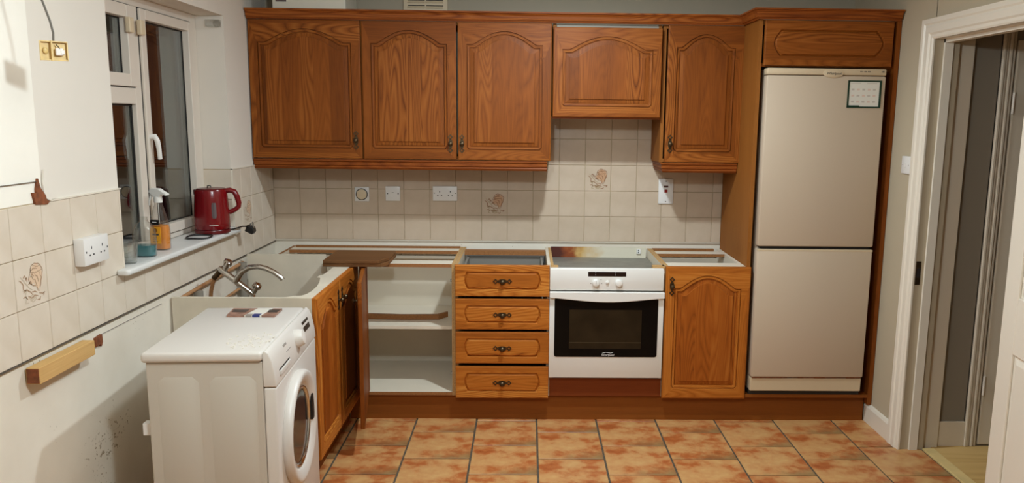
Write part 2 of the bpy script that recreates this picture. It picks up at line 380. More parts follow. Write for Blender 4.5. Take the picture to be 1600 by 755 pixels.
# terracotta tiles, running bond, each its own piece
TW, TH = 0.3225, 0.319
cache = {}
def piece(key, w, h, t, mat, axis, bevel):
    k = (key, round(w, 4), round(h, 4))
    if k not in cache:
        d = {'z': (-w / 2, w / 2, -h / 2, h / 2, -t, 0), 'y': (-w / 2, w / 2, 0, t, -h / 2, h / 2), 'x': (-t, 0, -w / 2, w / 2, -h / 2, h / 2), 'j': (-w / 2, w / 2, 0, t, -h / 2, h / 2)}[axis]
        cache[k] = MB().box(*d).mesh(key, mat, bevel=bevel, seg=1)
    return cache[k]
for c in range(-3, 9):
    xa, xb = 0.901 + TW * c, 0.901 + TW * (c + 1)
    o0 = -0.735 if c % 2 == 0 else -0.585
    for r in range(-3, 15):
        ya, yb = o0 - TH * (r + 1), o0 - TH * r
        x0, x1, y0, y1 = max(xa, 0.0), min(xb, 3.47), max(ya, -5.0), min(yb, -0.36)
        
        if x1 - x0 < 0.03 or y1 - y0 < 0.03: continue
        me = piece('floor_tile', x1 - x0 - 0.009, y1 - y0 - 0.0075, 0.006, FTILE, 'z', 0.002)
        link('floor_tile', me, fl, ((x0 + x1) / 2, (y0 + y1) / 2, 0.0 + random.uniform(-0.0006, 0.0006)))
struct(MB().box(-0.3, 4.7, YF, 0.1, ZC, ZC + 0.05).build('ceiling', CEIL))
wb = struct(MB().box(-0.02, XR, G, 0.12, -0.02, 0.893).box(-0.02, XR, G - 0.002, 0.12, 0.893, 1.66, 1).box(-0.02, XR, G, 0.12, 1.66, ZC, 2).build('wall_back', [PLASTER, TILEG, PAINTB]))
ROSE = [
    [(.44, .63), (.50, .80), (.62, .86), (.76, .82), (.86, .72), (.84, .58), (.78, .42), (.72, .28)],
    [(.50, .78), (.48, .70), (.60, .66), (.74, .68), (.85, .70)],
    [(.46, .66), (.40, .58), (.44, .48), (.54, .42), (.62, .40)],
    [(.56, .84), (.66, .78), (.78, .78)],
    [(.52, .56), (.60, .52), (.64, .42), (.66, .30), (.72, .28)],
    [(.76, .66), (.80, .54), (.74, .36)],
    [(.12, .60), (.18, .56), (.24, .48), (.22, .40), (.30, .36)],
    [(.16, .66), (.24, .58), (.32, .50), (.40, .40), (.50, .34)],
    [(.22, .34), (.32, .38), (.42, .32), (.50, .24)],
    [(.28, .30), (.30, .20), (.26, .12), (.36, .10)],
    [(.36, .24), (.46, .18), (.56, .22), (.66, .18)],
    [(.40, .14), (.50, .10), (.60, .14), (.58, .20)],
    [(.70, .24), (.80, .20), (.88, .22), (.82, .16)],
    [(.30, .56), (.36, .62), (.36, .52)],
    [(.48, .72), (.58, .76), (.70, .74)], [(.46, .60), (.52, .66), (.58, .60)], [(.60, .62), (.68, .58), (.70, .46)], [(.24, .62), (.30, .66), (.34, .58)],
    [(.38, .46), (.46, .52), (.50, .44)], [(.20, .24), (.28, .24), (.34, .18)], [(.46, .30), (.56, .30), (.64, .26)], [(.62, .12), (.70, .10), (.74, .16)],
]
INK1 = plain('brown_rose_ink', rgb(142, 98, 66), 0.5); INK2 = plain('peach_rose_ink', rgb(194, 150, 114), 0.5); INK3 = plain('sage_rose_ink', rgb(172, 150, 120), 0.5)
INL1 = plain('pale_brown_rose_ink', rgb(180, 148, 120), 0.5); INL2 = plain('pale_peach_rose_ink', rgb(226, 196, 166), 0.5); INL3 = plain('pale_sage_rose_ink', rgb(206, 190, 168), 0.5)
def rose(parent, conv, s, seed):
    rd = random.Random(seed); b = MB(); z = 0.0004
    petals = [[(.48, .66), (.54, .80), (.66, .84), (.80, .76), (.84, .62), (.76, .40), (.68, .32), (.58, .44)], [(.44, .60), (.52, .62), (.56, .46), (.46, .46)], [(.20, .38), (.34, .40), (.30, .28)], [(.34, .22), (.52, .26), (.60, .16), (.44, .12)]]
    for k, pl in enumerate(petals):
        n = len(pl); b.add([conv((x - .5) * s, (y - .5) * s, z) for x, y in pl], [tuple(range(n))], 1 if k < 2 else 2)
    for k, st in enumerate(ROSE):
        pts = []
        for i in range(len(st) - 1):
            for t in (0, .25, .5, .75):
                pts.append((st[i][0] + (st[i + 1][0] - st[i][0]) * t + rd.uniform(-.008, .008), st[i][1] + (st[i + 1][1] - st[i][1]) * t + rd.uniform(-.008, .008)))
        pts.append(st[-1])
        wd = 0.011 if k < 6 else 0.014
        vs = []
        for i, (x, y) in enumerate(pts):
            xa, ya = pts[max(i - 1, 0)]; xb, yb = pts[min(i + 1, len(pts) - 1)]
            dx, dy = xb - xa, yb - ya; l = math.hypot(dx, dy) or 1
            h = wd * (0.5 + 0.5 * math.sin(PI * i / (len(pts) - 1)))
            for sg in (-1, 1): vs.append(conv((x - .5 - sg * dy / l * h) * s, (y - .5 + sg * dx / l * h) * s, z * 1.6))
        b.add(vs, [(2 * i, 2 * i + 1, 2 * i + 3, 2 * i + 2) for i in range(len(pts) - 1)], 0 if k < 6 or k > 11 else (2 if k % 2 else 0))
    o = b.build('printed_rose', [INL1, INL2, INL3] if seed > 30 else [INK1, INK2, INK3], parent); o['label'] = 'faded peach and brown rose print'
S = 0.152
rows = [(0.891, 1.041), (1.041, 1.193), (1.193, 1.345), (1.345, 1.497), (1.497, 1.649)]
for r, (z0, z1) in enumerate(rows):
    for c in range(18):
        x0, x1 = c * S, min((c + 1) * S, 2.641)
        if r > 2 and (x1 < 1.55 or x0 > 2.25): continue
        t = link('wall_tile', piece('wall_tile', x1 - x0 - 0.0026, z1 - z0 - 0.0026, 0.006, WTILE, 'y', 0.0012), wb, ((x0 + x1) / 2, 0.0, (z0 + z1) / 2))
        if (c, r) in ((8, 1), (12, 2)): rose(t, lambda a, b_, d: (a, -d, b_), S, c)
# left wall with the window opening
Y0, Y1, ZS, ZH = -1.72, -0.63, 1.045, 2.09
b = MB()
def lw(ya, yb, za, zb, mi, x=-G): b.box(-0.32, x, ya, yb, za, zb, mi)
lw(YF, 0.02, -0.02, 0.881, 0); lw(YF, 0.02, 0.881, 1.03, 1, -G + 0.002)
lw(YF, Y0, 1.03, 1.343, 1, -G + 0.002); lw(Y1, 0.02, 1.03, 1.343, 1, -G + 0.002); lw(Y0, Y1, 1.03, 1.04, 1)
lw(-2.172, Y0, 1.343, ZC, 2); lw(YF, -2.172, 1.343, ZC, 3, -G + 0.0025); lw(Y1, 0.02, 1.343, ZC, 2); lw(Y0, Y1, ZH, ZC, 2)
wl = struct(b.build('wall_left', [PLASTER, TILEG, PAINTL, BAREW]))
lrows = [(0.8814, 1.034), (1.034, 1.186), (1.186, 1.3405)]
for r, (z0, z1) in enumerate(lrows):
    for k in range(-6, 16):
        ya, yb = -2.3402 + S * k, -2.3402 + S * (k + 1)
        y0, y1 = ya, min(yb, 0.0)
        if r > 0:
            if y0 < Y0 < y1: y1 = Y0
            if y0 >= Y0 - 0.001 and y1 <= Y1 + 0.001: continue
            if y0 < Y1 < y1: y0 = Y1
            
        if y1 - y0 < 0.012: continue
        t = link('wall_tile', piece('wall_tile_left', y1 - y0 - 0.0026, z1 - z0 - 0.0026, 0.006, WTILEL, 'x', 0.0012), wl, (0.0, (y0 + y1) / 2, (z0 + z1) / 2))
        if (k, r) in ((0, 1), (12, 1)): rose(t, lambda a, b_, d: (d, a, b_), S, k + 40)
for z0, z1 in ((1.05, 1.19), (1.19, 1.34)):
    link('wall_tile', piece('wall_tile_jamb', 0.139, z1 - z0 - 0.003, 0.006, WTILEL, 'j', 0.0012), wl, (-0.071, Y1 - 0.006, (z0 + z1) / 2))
# torn patches and edge beads that belong to the left wall
MB().prism([(-2.216, 1.338), (-2.226, 1.375), (-2.208, 1.372), (-2.207, 1.385), (-2.196, 1.415), (-2.186, 1.385), (-2.165, 1.362), (-2.16, 1.345), (-2.145, 1.341), (-2.16, 1.333), (-2.19, 1.336)], 'x', -0.004, 0.004).build('torn_board_scar', BROWNT, wl)['label'] = 'torn brown scar at the tile edge'
MB().prism([(-2.14, 1.344), (-2.165, 1.352), (-2.17, 1.40), (-2.16, 1.44), (-2.15, 1.39), (-2.10, 1.352)], 'x', -0.004, 0.0015).build('loose_plaster_flake', PAINTL, wl)
MB().box(-0.004, 0.002, YF, -2.20, 1.405, 1.4065).build('board_joint', CABLE, wl)
MB().box(-0.006, 0.003, -2.14, -1.718, 1.340, 1.3445).build('tile_edge_bead', GLOSSW, wl)
MB().box(-0.006, 0.003, -0.634, 0.0, 1.340, 1.3445).build('tile_edge_bead', GLOSSW, wl)
MB().box(-0.006, 0.003, -0.634, -0.629, 1.05, 1.344).build('tile_edge_bead', GLOSSW, wl)
MB().box(-0.008, 0.0025, -2.5, -0.0, 0.8775, 0.8815).build('sealant_line', CABLE, wl)
MB().box(-0.008, -0.004, -1.95, -1.45, 0.845, 0.847).build('cracked_plaster_line', INKG, wl)
MB().prism([(-1.955, 0.846), (-1.915, 0.85), (-1.912, 0.822), (-1.922, 0.808), (-1.93, 0.818), (-1.955, 0.815)], 'x', -0.006, 0.003).build('torn_board_scar', BROWNT, wl)
MB().box(0.0, 2.64, -0.004, 0.004, 0.8855, 0.8905).build('tile_edge_bead', GLOSSW, wb)
# right wall, doorway
DY0, DY1, DZ = -1.725, -0.925, 2.0
b = MB(); b.box(XR, 3.475, DY1 - 0.005, 0.02, -0.02, ZC).box(XR, 3.475, YF, DY0, -0.02, ZC).box(XR, 3.475, DY0, DY1, DZ + 0.01, ZC)
wr = struct(b.build('wall_right', PAINTR))
struct(MB().box(-0.3, 4.7, YF - 0.1, YF, -0.02, ZC).build('wall_front', PAINTR))
bs = MB().prism([(XR, 0.0), (XR - 0.018, 0.0), (XR - 0.018, 0.088), (XR - 0.012, 0.1), (XR, 0.104)], 'y', -0.848, -0.545)
bs.v = [(v[0], v[1], v[2]) for v in bs.v]
struct(bs.build('baseboard_right', GLOSSW))
# architrave: moulded profile on the kitchen face
tr = bpy.data.objects.new('trim_1', None); COL.objects.link(tr); tr['kind'] = 'structure'; tr['label'] = 'white moulded architrave and lining round the open doorway'
AO, AI = -0.842, -0.935
prof = [(0, 0), (-0.022, 0.0), (-0.022, 0.22), (-0.016, 0.3), (-0.02, 0.42), (-0.02, 0.7), (-0.013, 0.78), (-0.013, 0.92), (-0.008, 1.0), (0, 1.0)]
def mitre(yo, yi, top):
    return [(XR + d, yo + (yi - yo) * t, (DZ + 0.088 - 0.092 * t) if top else 0.0) for d, t in prof]
far_, near_ = (AO, AI), (DY0 - 0.085, DY0 + 0.008)
MB().rings([mitre(*far_, False), mitre(*far_, True)]).build('architrave', GLOSSW, tr)
MB().rings([mitre(*near_, False), mitre(*near_, True)]).build('architrave', GLOSSW, tr)
MB().rings([mitre(*far_, True), mitre(*near_, True)]).build('architrave_head', GLOSSW, tr)
MB().box(XR - 0.004, 3.462, DY1 - 0.004, DY1 + 0.02, 0.0, DZ).build('door_lining', GLOSSW, tr)
MB().box(XR - 0.004, 3.462, DY0 - 0.02, DY0 + 0.004, 0.0, DZ).build('door_lining', GLOSSW, tr)
MB().box(XR - 0.004, 3.462, DY0, DY1, DZ - 0.004, DZ + 0.02).build('door_lining_head', GLOSSW, tr)
MB().box(XR + 0.045, XR + 0.085, DY1 - 0.017, DY1, 0.0, DZ).build('door_stop', GLOSSW, tr)
MB().box(XR + 0.045, XR + 0.085, DY0, DY1, DZ - 0.02, DZ).build('door_stop', GLOSSW, tr)
MB().box(XR + 0.006, XR + 0.030, DY1 - 0.0065, DY1, 0.84, 0.955).box(XR + 0.010, XR + 0.026, DY1 - 0.0075, DY1, 0.875, 0.92, 1).build('strike_plate', [BRONZE, DARK], tr)
# hall beyond
hb = MB().box(3.56, 4.7, -0.880, -0.80, -0.02, ZC)
struct(hb.build('wall_hall', GREYW))
struct(MB().box(3.475, 3.56, -0.905, -0.80, -0.02, ZC).build('trim_2', GLOSSW2))
struct(MB().box(4.62, 4.7, YF, -0.86, -0.02, ZC).build('wall_hall_end', PAINTR))
struct(MB().box(3.56, 3.70, -0.895, -0.88, 0.0, 0.13).build('baseboard_hall', GLOSSW2, bevel=0.003))
fh = struct(MB().box(3.475, 4.62, YF, -0.88, -0.05, -0.006).build('floor_hall', LAMI))
for k in range(9):
    y1 = -0.885 - k * 0.19
    MB().box(3.53, 4.6, y1 - 0.188, y1, -0.006, 0.0).build('laminate_plank', LAMI, fh, bevel=0.001, seg=1)
MB().box(3.472, 3.53, -1.72, -0.93, -0.006, 0.006).build('threshold_strip', plain('threshold_pine', rgb(222, 192, 130), 0.5, var=0.1, scale=12), fh, bevel=0.003)
d3 = bpy.data.objects.new('door_2', None); COL.objects.link(d3); d3['kind'] = 'structure'; d3['label'] = 'closed pale hall door with hinges seen through the doorway'
for a, t in ((0, .022), (0.014, .016), (0.032, .02), (0.05, .012)):
    MB().box(3.70 + a, 3.70 + a + 0.013, -0.88 - t, -0.87, 0.0, 2.05).build('architrave', GLOSSW2, d3, bevel=0.003)
MB().box(3.70, 3.765, -0.888, -0.87, 0.0, 2.05).build('architrave', GLOSSW2, d3)
MB().box(3.775, 4.5, -0.89, -0.87, 0.008, 2.0).build('door_leaf', GLOSSW2, d3, bevel=0.004)
for z in (0.27, 1.66):
    MB().lathe([(0.006, 0), (0.006, 0.1)], 10, (3.772, -0.896, z)).build('hinge', UPVC, d3)
# kitchen door leaf folded back against the right wall
d1 = bpy.data.objects.new('door_1', None); COL.objects.link(d1); d1['kind'] = 'structure'; d1['label'] = 'white panelled kitchen door folded back against the right wall'
d1.location = (3.318, -1.715, 0.0); d1.rotation_euler = (0, 0, math.radians(-97))
Wd, Hd = 0.76, 1.98
def rect(x0, x1, z0, z1, y): return [(x0, y, z0), (x1, y, z0), (x1, y, z1), (x0, y, z1)]
MB().box(0, Wd, 0.0, 0.022, 0.01, Hd).build('door_core', GLOSSW, d1)
st = 0.105
zr = [(0.01, 0.22), (0.765, 0.98), (1.52, 1.62), (1.86, Hd)]
for x0, x1 in ((0, st), (Wd - st, Wd), (Wd / 2 - st / 2, Wd / 2 + st / 2)):
    MB().box(x0, x1, -0.01, 0.0, 0.01, Hd).build('stile', GLOSSW, d1, bevel=0.003)
for z0, z1 in zr:
    for x0, x1 in ((st, Wd / 2 - st / 2), (Wd / 2 + st / 2, Wd - st)):
        MB().box(x0, x1, -0.01, 0.0, z0, z1).build('rail', GLOSSW, d1, bevel=0.003)
for k in range(3):
    for x0, x1 in ((st, Wd / 2 - st / 2), (Wd / 2 + st / 2, Wd - st)):
        z0, z1 = zr[k][1], zr[k + 1][0]
        loops = [rect(x0 + o, x1 - o, z0 + o, z1 - o, y) for o, y in ((0.0, -0.0005), (0.012, -0.0005), (0.03, -0.008), (0.04, -0.008))]
        MB().rings(loops, False, True).build('raised_panel', GLOSSW, d1)

# ------------------------------------------------------------------ window
wn = bpy.data.objects.new('window_1', None); COL.objects.link(wn); wn['kind'] = 'structure'; wn['label'] = 'white plastic casement window, black night outside'
XF = -0.14
def bar(name, y0, y1, z0, z1, x0=XF - 0.055, x1=XF, par=wn, mat=UPVC, bev=0.003): return MB().box(x0, x1, y0, y1, z0, z1).build(name, mat, par, bevel=bev)
bar('frame_post', -0.70, -0.632, 1.05, 2.09); bar('frame_post', -1.718, -1.66, 1.05, 2.09)
bar('frame_head', -1.66, -0.70, 2.05, 2.09); bar('frame_cill', -1.66, -0.70, 1.05, 1.075)
bar('mullion', -1.268, -1.215, 1.075, 2.05); bar('transom', -1.66, -1.268, 1.652, 1.718)
def sash(y0, y1, z0, z1, wdt, x1, wb_=None, gasket=True):
    wb_ = wb_ or wdt
    s = bar('casement_stile', y0 + 0.004, y0 + wdt, z0 + 0.004, z1 - 0.004, XF - 0.05, x1)
    bar('casement_stile', y1 - wdt, y1 - 0.004, z0 + 0.004, z1 - 0.004, XF - 0.05, x1)
    bar('casement_rail', y0 + wdt, y1 - wdt, z0 + 0.004, z0 + wb_, XF - 0.05, x1)
    bar('casement_rail', y0 + wdt, y1 - wdt, z1 - wdt, z1 - 0.004, XF - 0.05, x1)
    MB().box(XF - 0.03, XF - 0.024, y0 + wdt - 0.004, y1 - wdt + 0.004, z0 + wb_ - 0.004, z1 - wdt + 0.004).build('glass_pane', GLASS, wn)
    t = 0.004; g = MB()
    ya, yb, za, zb = y0 + wdt, y1 - wdt, z0 + wb_, z1 - wdt
    g.box(XF - 0.024, XF - 0.019, ya, ya + t, za, zb).box(XF - 0.024, XF - 0.019, yb - t, yb, za, zb).box(XF - 0.024, XF - 0.019, ya, yb, za, za + t).box(XF - 0.024, XF - 0.019, ya, yb, zb - t, zb)
    g.build('glazing_gasket', RUBBER, wn)
    if gasket:
        g = MB(); t = 0.0035
        g.box(XF - 0.02, XF + 0.001, y0, y0 + t, z0, z1).box(XF - 0.02, XF + 0.001, y1 - t, y1, z0, z1).box(XF - 0.02, XF + 0.001, y0, y1, z0, z0 + t).box(XF - 0.02, XF + 0.001, y0, y1, z1 - t, z1)
        g.build('casement_seal', RUBBER, wn)
sash(-1.215, -0.70, 1.075, 2.05, 0.047, XF + 0.012)
sash(-1.66, -1.268, 1.718, 2.05, 0.055, XF + 0.012)
MB().box(XF - 0.03, XF - 0.024, -1.66, -1.268, 1.075, 1.652).build('glass_pane', GLASS, wn)
g = MB()
for ya, yb, za, zb in ((-1.276, -1.268, 1.075, 1.652), (-1.66, -1.652, 1.075, 1.652), (-1.66, -1.268, 1.644, 1.652), (-1.66, -1.268, 1.075, 1.083)): g.box(XF - 0.024, XF - 0.019, ya, yb, za, zb)
g.build('glazing_gasket', RUBBER, wn)
MB().tube([(XF + 0.012, -1.190, 1.515), (XF + 0.03, -1.190, 1.517), (XF + 0.038, -1.188, 1.50), (XF + 0.04, -1.182, 1.47), (XF + 0.04, -1.176, 1.42)], [0.012, 0.012, 0.011, 0.010, 0.009], 8).build('handle', SPRAYW, wn, smooth=50)
for y in (-1.325, -1.232):
    MB().box(XF + 0.012, XF + 0.032, y - 0.018, y + 0.018, 1.935, 1.995).build('restrictor_block', CREAM, wn, bevel=0.004)
sl = MB().prism([(-0.14, Y0 + 0.002), (0.0, Y0 + 0.002), (0.0, -1.785), (0.035, -1.785), (0.045, -1.775), (0.045, -0.665), (0.035, -0.655), (0.0, -0.655), (0.0, Y1 - 0.002), (-0.14, Y1 - 0.002)], 'z', 1.030, 1.052).build('window_sill', SILLM, wn, bevel=0.007, seg=3, smooth=40)
sl['label'] = 'white gloss sill board'
o = MB().box(-0.085, -0.015, Y1 - 0.03, Y1 - 0.001, 2.035, 2.068).sphere((-0.03, Y1 - 0.02, 2.05), 0.02, 8, 6, 0, (1, .6, 1)).build('plastic_bracket', CLEARP, bevel=0.004)
tag(o, 'small clear plastic bracket stuck in the top corner of the window reveal', 'bracket')

# ------------------------------------------------------------------ cabinet doors
def outline(style, w, h, o):
    pts = []; tags = []
    if style == 'arch':
        mx, mb_, ms, mp = 0.047, 0.055, 0.115, 0.045
        xl, xr, zb, zs, zp = mx + o, w - mx - o, mb_ + o, h - ms - o, h - mp - o
        nb, ns, nt = 8, 6, 40; c = max(0.012 - o * 0.5, 0.001)
        bot = [(xl + c, zb)] + [(xl + (xr - xl) * i / nb, zb) for i in range(1, nb)] + [(xr - c, zb)]
        rs = [(xr, zb + c)] + [(xr, zb + (zs - zb) * i / ns) for i in range(1, ns)]
        top = []
        for i in range(nt + 1):
            t = i / nt; u = abs(2 * t - 1) / 0.84
            hgt = (zp - zs) * ((1 - u * u) ** 1.15 if u < 1 else 0.0)
            top.append((xr + (xl - xr) * t, zs + hgt))
        lsd = [(xl, zb + (zs - zb) * i / ns) for i in range(ns - 1, 0, -1)] + [(xl, zb + c)]
    else:
        mz = 0.034 if style == 'drawer' else 0.045; mx = 0.060 if style == 'drawer' else 0.078; bu = 0.016 if style == 'drawer' else 0.034
        xl, xr, zb, zs = mx + o, w - mx - o, mz + o, h - mz - o
        nb, ns, nt = 8, 10, 8
        bot = [(xl + (xr - xl) * i / nb, zb) for i in range(nb + 1)]
        rs = [(xr + bu * math.sin(PI * i / ns), zb + (zs - zb) * i / ns) for i in range(1, ns)]
        top = [(xr + (xl - xr) * i / nt, zs) for i in range(nt + 1)]
        lsd = [(xl - bu * math.sin(PI * i / ns), zb + (zs - zb) * i / ns) for i in range(ns - 1, 0, -1)]
    return bot, rs, top, lsd
def door(name, style, w, h, parent, loc, rotz=0.0, handle=None, t=0.020, honey=False):
    """local frame: x across, z up, front towards -y, back at y=0"""
    bot, rs, top, lsd = outline(style, w, h, 0)
    def loop(o, y):
        a, b_, c, d = outline(style, w, h, o); return [(x, y, z) for x, z in a + b_ + c + d]
    def rectloop(e, y):
        L = []
        nb = len(bot); nr = len(rs); ntp = len(top); nl = len(lsd)
        for i in range(nb): L.append((e + (w - 2 * e) * i / (nb - 1), y, e))
        for i in range(nr): L.append((w - e, y, e + (h - 2 * e) * (i + 1) / (nr + 1)))
        for i in range(ntp): L.append((w - e - (w - 2 * e) * i / (ntp - 1), y, h - e))
        for i in range(nl): L.append((e, y, h - e - (h - 2 * e) * (i + 1) / (nl + 1)))
        return L
    loops = [rectloop(0.0, 0.0), rectloop(0.0, -t + 0.004), rectloop(0.0015, -t + 0.001), rectloop(0.005, -t), loop(0, -t)] + ([loop(0.0012, -t + 0.0085), loop(0.0042, -t + 0.0085), loop(0.0056, -t + 0.0015), loop(0.015, -t + 0.0025), loop(0.0162, -t + 0.011), loop(0.0192, -t + 0.011)] if style == 'arch' else [loop(0.0050, -t + 0.0085)])
    b = MB(); b.rings(loops, True, False)
    n = len(loops[0]); nb = len(bot); nr = len(rs); ntp = len(top)
    hor = 1 if style == 'arch' else 0
    for k in range(len(loops) - 1):
        for i in range(n):
            if i < nb - 1 or nb + nr - 1 <= i < nb + nr + ntp - 1: b.m[k * n + i] = hor
    V_, H_ = (OAKB_V, OAKB_H) if honey else (OAK_V, OAK_H)
    o = b.build(name, [V_, H_] if style == 'arch' else [H_, H_], parent, loc, (0, 0, rotz))
    p = MB(); p.rings([loop(0.0190, -t + 0.0115), loop(0.0205, -t + 0.0085), loop(0.040, -t + 0.0065), loop(0.0408, -t + 0.0015), loop(0.044, -t + 0.001)] if style == 'arch' else [loop(0.0048, -t + 0.0090), loop(0.0060, -t + 0.0085), loop(0.0120, -t + 0.001), loop(0.0140, -t)], False, True)
    p.build('raised_panel', (OAKM_V if honey else OAK_V) if style == 'arch' else H_, o)
    if handle: pull(o, handle[0], -t, handle[1], handle[2])
    return o
pull_cache = {}
def pull(parent, x, y, z, kind):
    if kind not in pull_cache:
        b = MB(); T = 0.003
        def strip(pts):   # outline in (a along plate, c across)
            return [((a, c) if kind == 'h' else (c, a)) for a, c in pts]
        def plate(pts): b.prism(strip(pts), 'y', -T, 0.0)
        plate([(-0.026, -0.004), (-0.012, -0.011), (0.012, -0.011), (0.026, -0.004), (0.026, 0.004), (0.012, 0.011), (-0.012, 0.011), (-0.026, 0.004)])
        for sg in (-1, 1):
            ca = 0.036 * sg
            for q in range(4):   # pierced diamond: four bars round an open hole
                a0 = PI / 2 * q; a1 = a0 + PI / 2
                ro, ri = 0.0145, 0.0068
                plate([(ca + ro * math.cos(a0), ro * math.sin(a0)), (ca + ro * math.cos(a1), ro * math.sin(a1)), (ca + ri * math.cos(a1), ri * math.sin(a1)), (ca + ri * math.cos(a0), ri * math.sin(a0))])
        if kind == 'v':
            b.lathe([(0.006, 0.0), (0.0055, -0.010), (0.0105, -0.014), (0.0125, -0.019), (0.010, -0.025), (0.003, -0.028)], 14, (0, 0, 0), 'y')
        else:
            b.lathe([(0.006, 0.0), (0.0055, -0.008), (0.010, -0.012), (0.0125, -0.017), (0.009, -0.022), (0.003, -0.024)], 14, (0, 0, -0.003), 'y', sx=1.1)
        pull_cache[kind] = b.mesh('handle', BRONZE, smooth=40)
    return link('handle', pull_cache[kind], parent, (x, y, z))

# ------------------------------------------------------------------ wall cabinets
ZB, ZT = 1.383, 2.115
def wall_unit(label, x0, x1, doors, z0=ZB, name='wall_cabinet'):
    t = thing(name, label, 'cabinet', (x0, 0.0, z0), group='oak wall cabinets')
    w, h = x1 - x0, ZT - z0
    for a in (0.0, w - 0.018): B('side_panel', VEN_V, t, a, a + 0.018, -0.298, -0.002, 0.0, h)
    B('bottom_panel', VEN_V, t, 0.018, w - 0.018, -0.298, -0.002, 0.002, 0.02); B('top_panel', VEN_V, t, 0.018, w - 0.018, -0.298, -0.002, h - 0.018, h)
    for a, bb, hx, hz in doors:
        door('door', 'arch', bb - a, h - 0.004, t, (a - x0, -0.3, 0.002), 0.0, (hx - a, hz - z0, 'v') if hx else None)
    return t
wall_unit('wide single-door oak wall cabinet against the left wall, knob at lower right', -0.002, 0.594, [(0.001, 0.590, 0.558, 1.482)])
wall_unit('double-door oak wall cabinet left of the cooker hood, two knobs meeting', 0.595, 1.611, [(0.598, 1.099, 1.067, 1.470), (1.108, 1.609, 1.129, 1.470)])
wall_unit('narrow oak wall cabinet between the hood and the fridge housing', 2.208, 2.690 - 0.045, [(2.233, 2.690 - 0.046, 2.260, 1.482)])
hd = thing('cooker_hood_cabinet', 'short oak-fronted integrated cooker hood above the oven gap', 'cooker hood', (1.616, 0.0, 1.615), group='oak wall cabinets')
for a in (0.0, 0.566): B('side_panel', VEN_V, hd, a, a + 0.018, -0.298, -0.002, 0.01, 0.5)
B('white_top_strip', plain('grey_hood_strip', rgb(150, 138, 122), 0.6), hd, 0.02, 0.566, -0.296, -0.02, 0.478, 0.496)
B('hood_underside', STEEL, hd, 0.02, 0.566, -0.31, -0.002, 0.006, 0.03)
B('bottom_lip', OAK_T, hd, 0.0, 0.584, -0.318, -0.30, -0.002, 0.008)
door('door', 'arch', 0.580, 0.470, hd, (0.002, -0.318, 0.008))
# cornice: moulded section swept along the wall units, out along the tall housing and across it
def sweep(path, prof, name, mat):
    """path in plan; prof = (outward, z); outward is to the right of travel"""
    n = len(path); loops = []
    for i, p in enumerate(path):
        p = Vector(p); d0 = (p - Vector(path[i - 1])).normalized() if i else None; d1_ = (Vector(path[i + 1]) - p).normalized() if i < n - 1 else None
        d0 = d0 or d1_; d1_ = d1_ or d0
        n0 = Vector((d0.y, -d0.x)); n1 = Vector((d1_.y, -d1_.x)); m = n0 + n1; m = m / m.length_squared * 2 if m.length else n0
        loops.append([(p.x + m.x * a, p.y + m.y * a, z) for a, z in prof])
    return MB().rings(loops).build(name, mat)
CP = [(0.0, 2.114), (0.008, 2.114), (0.010, 2.122), (0.018, 2.124), (0.020, 2.132), (0.022, 2.145), (0.030, 2.155), (0.038, 2.158), (0.038, 2.166), (0.0, 2.166)]
tag(sweep([(0.0, -0.318), (2.638, -0.318), (2.638, -0.598), (3.345, -0.598)], CP, 'cornice', OAK_T), 'moulded oak cornice running along the top of the wall cabinets and fridge housing', 'cornice')
PP = [(0.0, 1.381), (0.012, 1.381), (0.012, 1.372), (0.006, 1.366), (0.006, 1.35), (0.0, 1.345), (0.003, 1.338), (-0.004, 1.327), (-0.018, 1.327), (-0.018, 1.381)]
tag(sweep([(0.0, -0.302), (1.592, -0.302)], PP, 'pelmet', OAK_T), 'long oak light pelmet under the three left wall cabinet doors', 'pelmet', 'oak pelmets')
tag(sweep([(2.226, -0.002), (2.226, -0.302), (2.636, -0.302)], PP, 'pelmet', OAK_T), 'short oak light pelmet under the cabinet beside the fridge housing', 'pelmet', 'oak pelmets')

# ------------------------------------------------------------------ tall housing and fridge freezer
th = thing('fridge_housing', 'tall oak fridge housing with a top flap door beside the doorway', 'cabinet', (2.640, 0, 0))
B('side_panel', VEN_V, th, 0.0, 0.020, -0.580, -0.002, 0.14, 2.116); B('side_panel', OAK_V, th, 0.690, 0.712, -0.597, -0.002, 0.105, 2.116)
B('top_panel', VEN_V, th, 0.020, 0.690, -0.570, -0.002, 2.09, 2.116); B('shelf', VEN_H, th, 0.020, 0.690, -0.570, -0.03, 1.886, 1.902)
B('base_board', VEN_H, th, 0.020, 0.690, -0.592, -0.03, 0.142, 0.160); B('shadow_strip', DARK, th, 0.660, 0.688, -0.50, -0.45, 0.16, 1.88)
door('flap_door', 'flap', 0.648, 0.222, th, (0.028, -0.580, 1.890))
fr = thing('fridge_freezer', 'cream built-in fridge freezer with two doors in the oak housing', 'fridge', (2.682, 0, 0.16))
FZ = 0.16
def fbox(n, m, x0, x1, y0, y1, z0, z1, bv=0.0, **k): return B(n, m, fr, x0, x1, y0, y1, z0 - FZ, z1 - FZ, bv, **k)
fbox('body', FRIDGE, 0.004, 0.596, -0.555, -0.03, 0.185, 1.872)
fd = fbox('upper_door', FRIDGE, 0.0, 0.602, -0.622, -0.558, 0.972, 1.842, 0.008, smooth=40)
fbox('lower_door', FRIDGE, 0.0, 0.602, -0.622, -0.558, 0.266, 0.956, 0.008, smooth=40)
tp = fbox('top_trim', FRIDGE2, 0.0, 0.602, -0.622, -0.556, 1.845, 1.878, 0.006, smooth=40)
fbox('grip_recess', DARK, 0.02, 0.59, -0.60, -0.56, 0.957, 0.971)
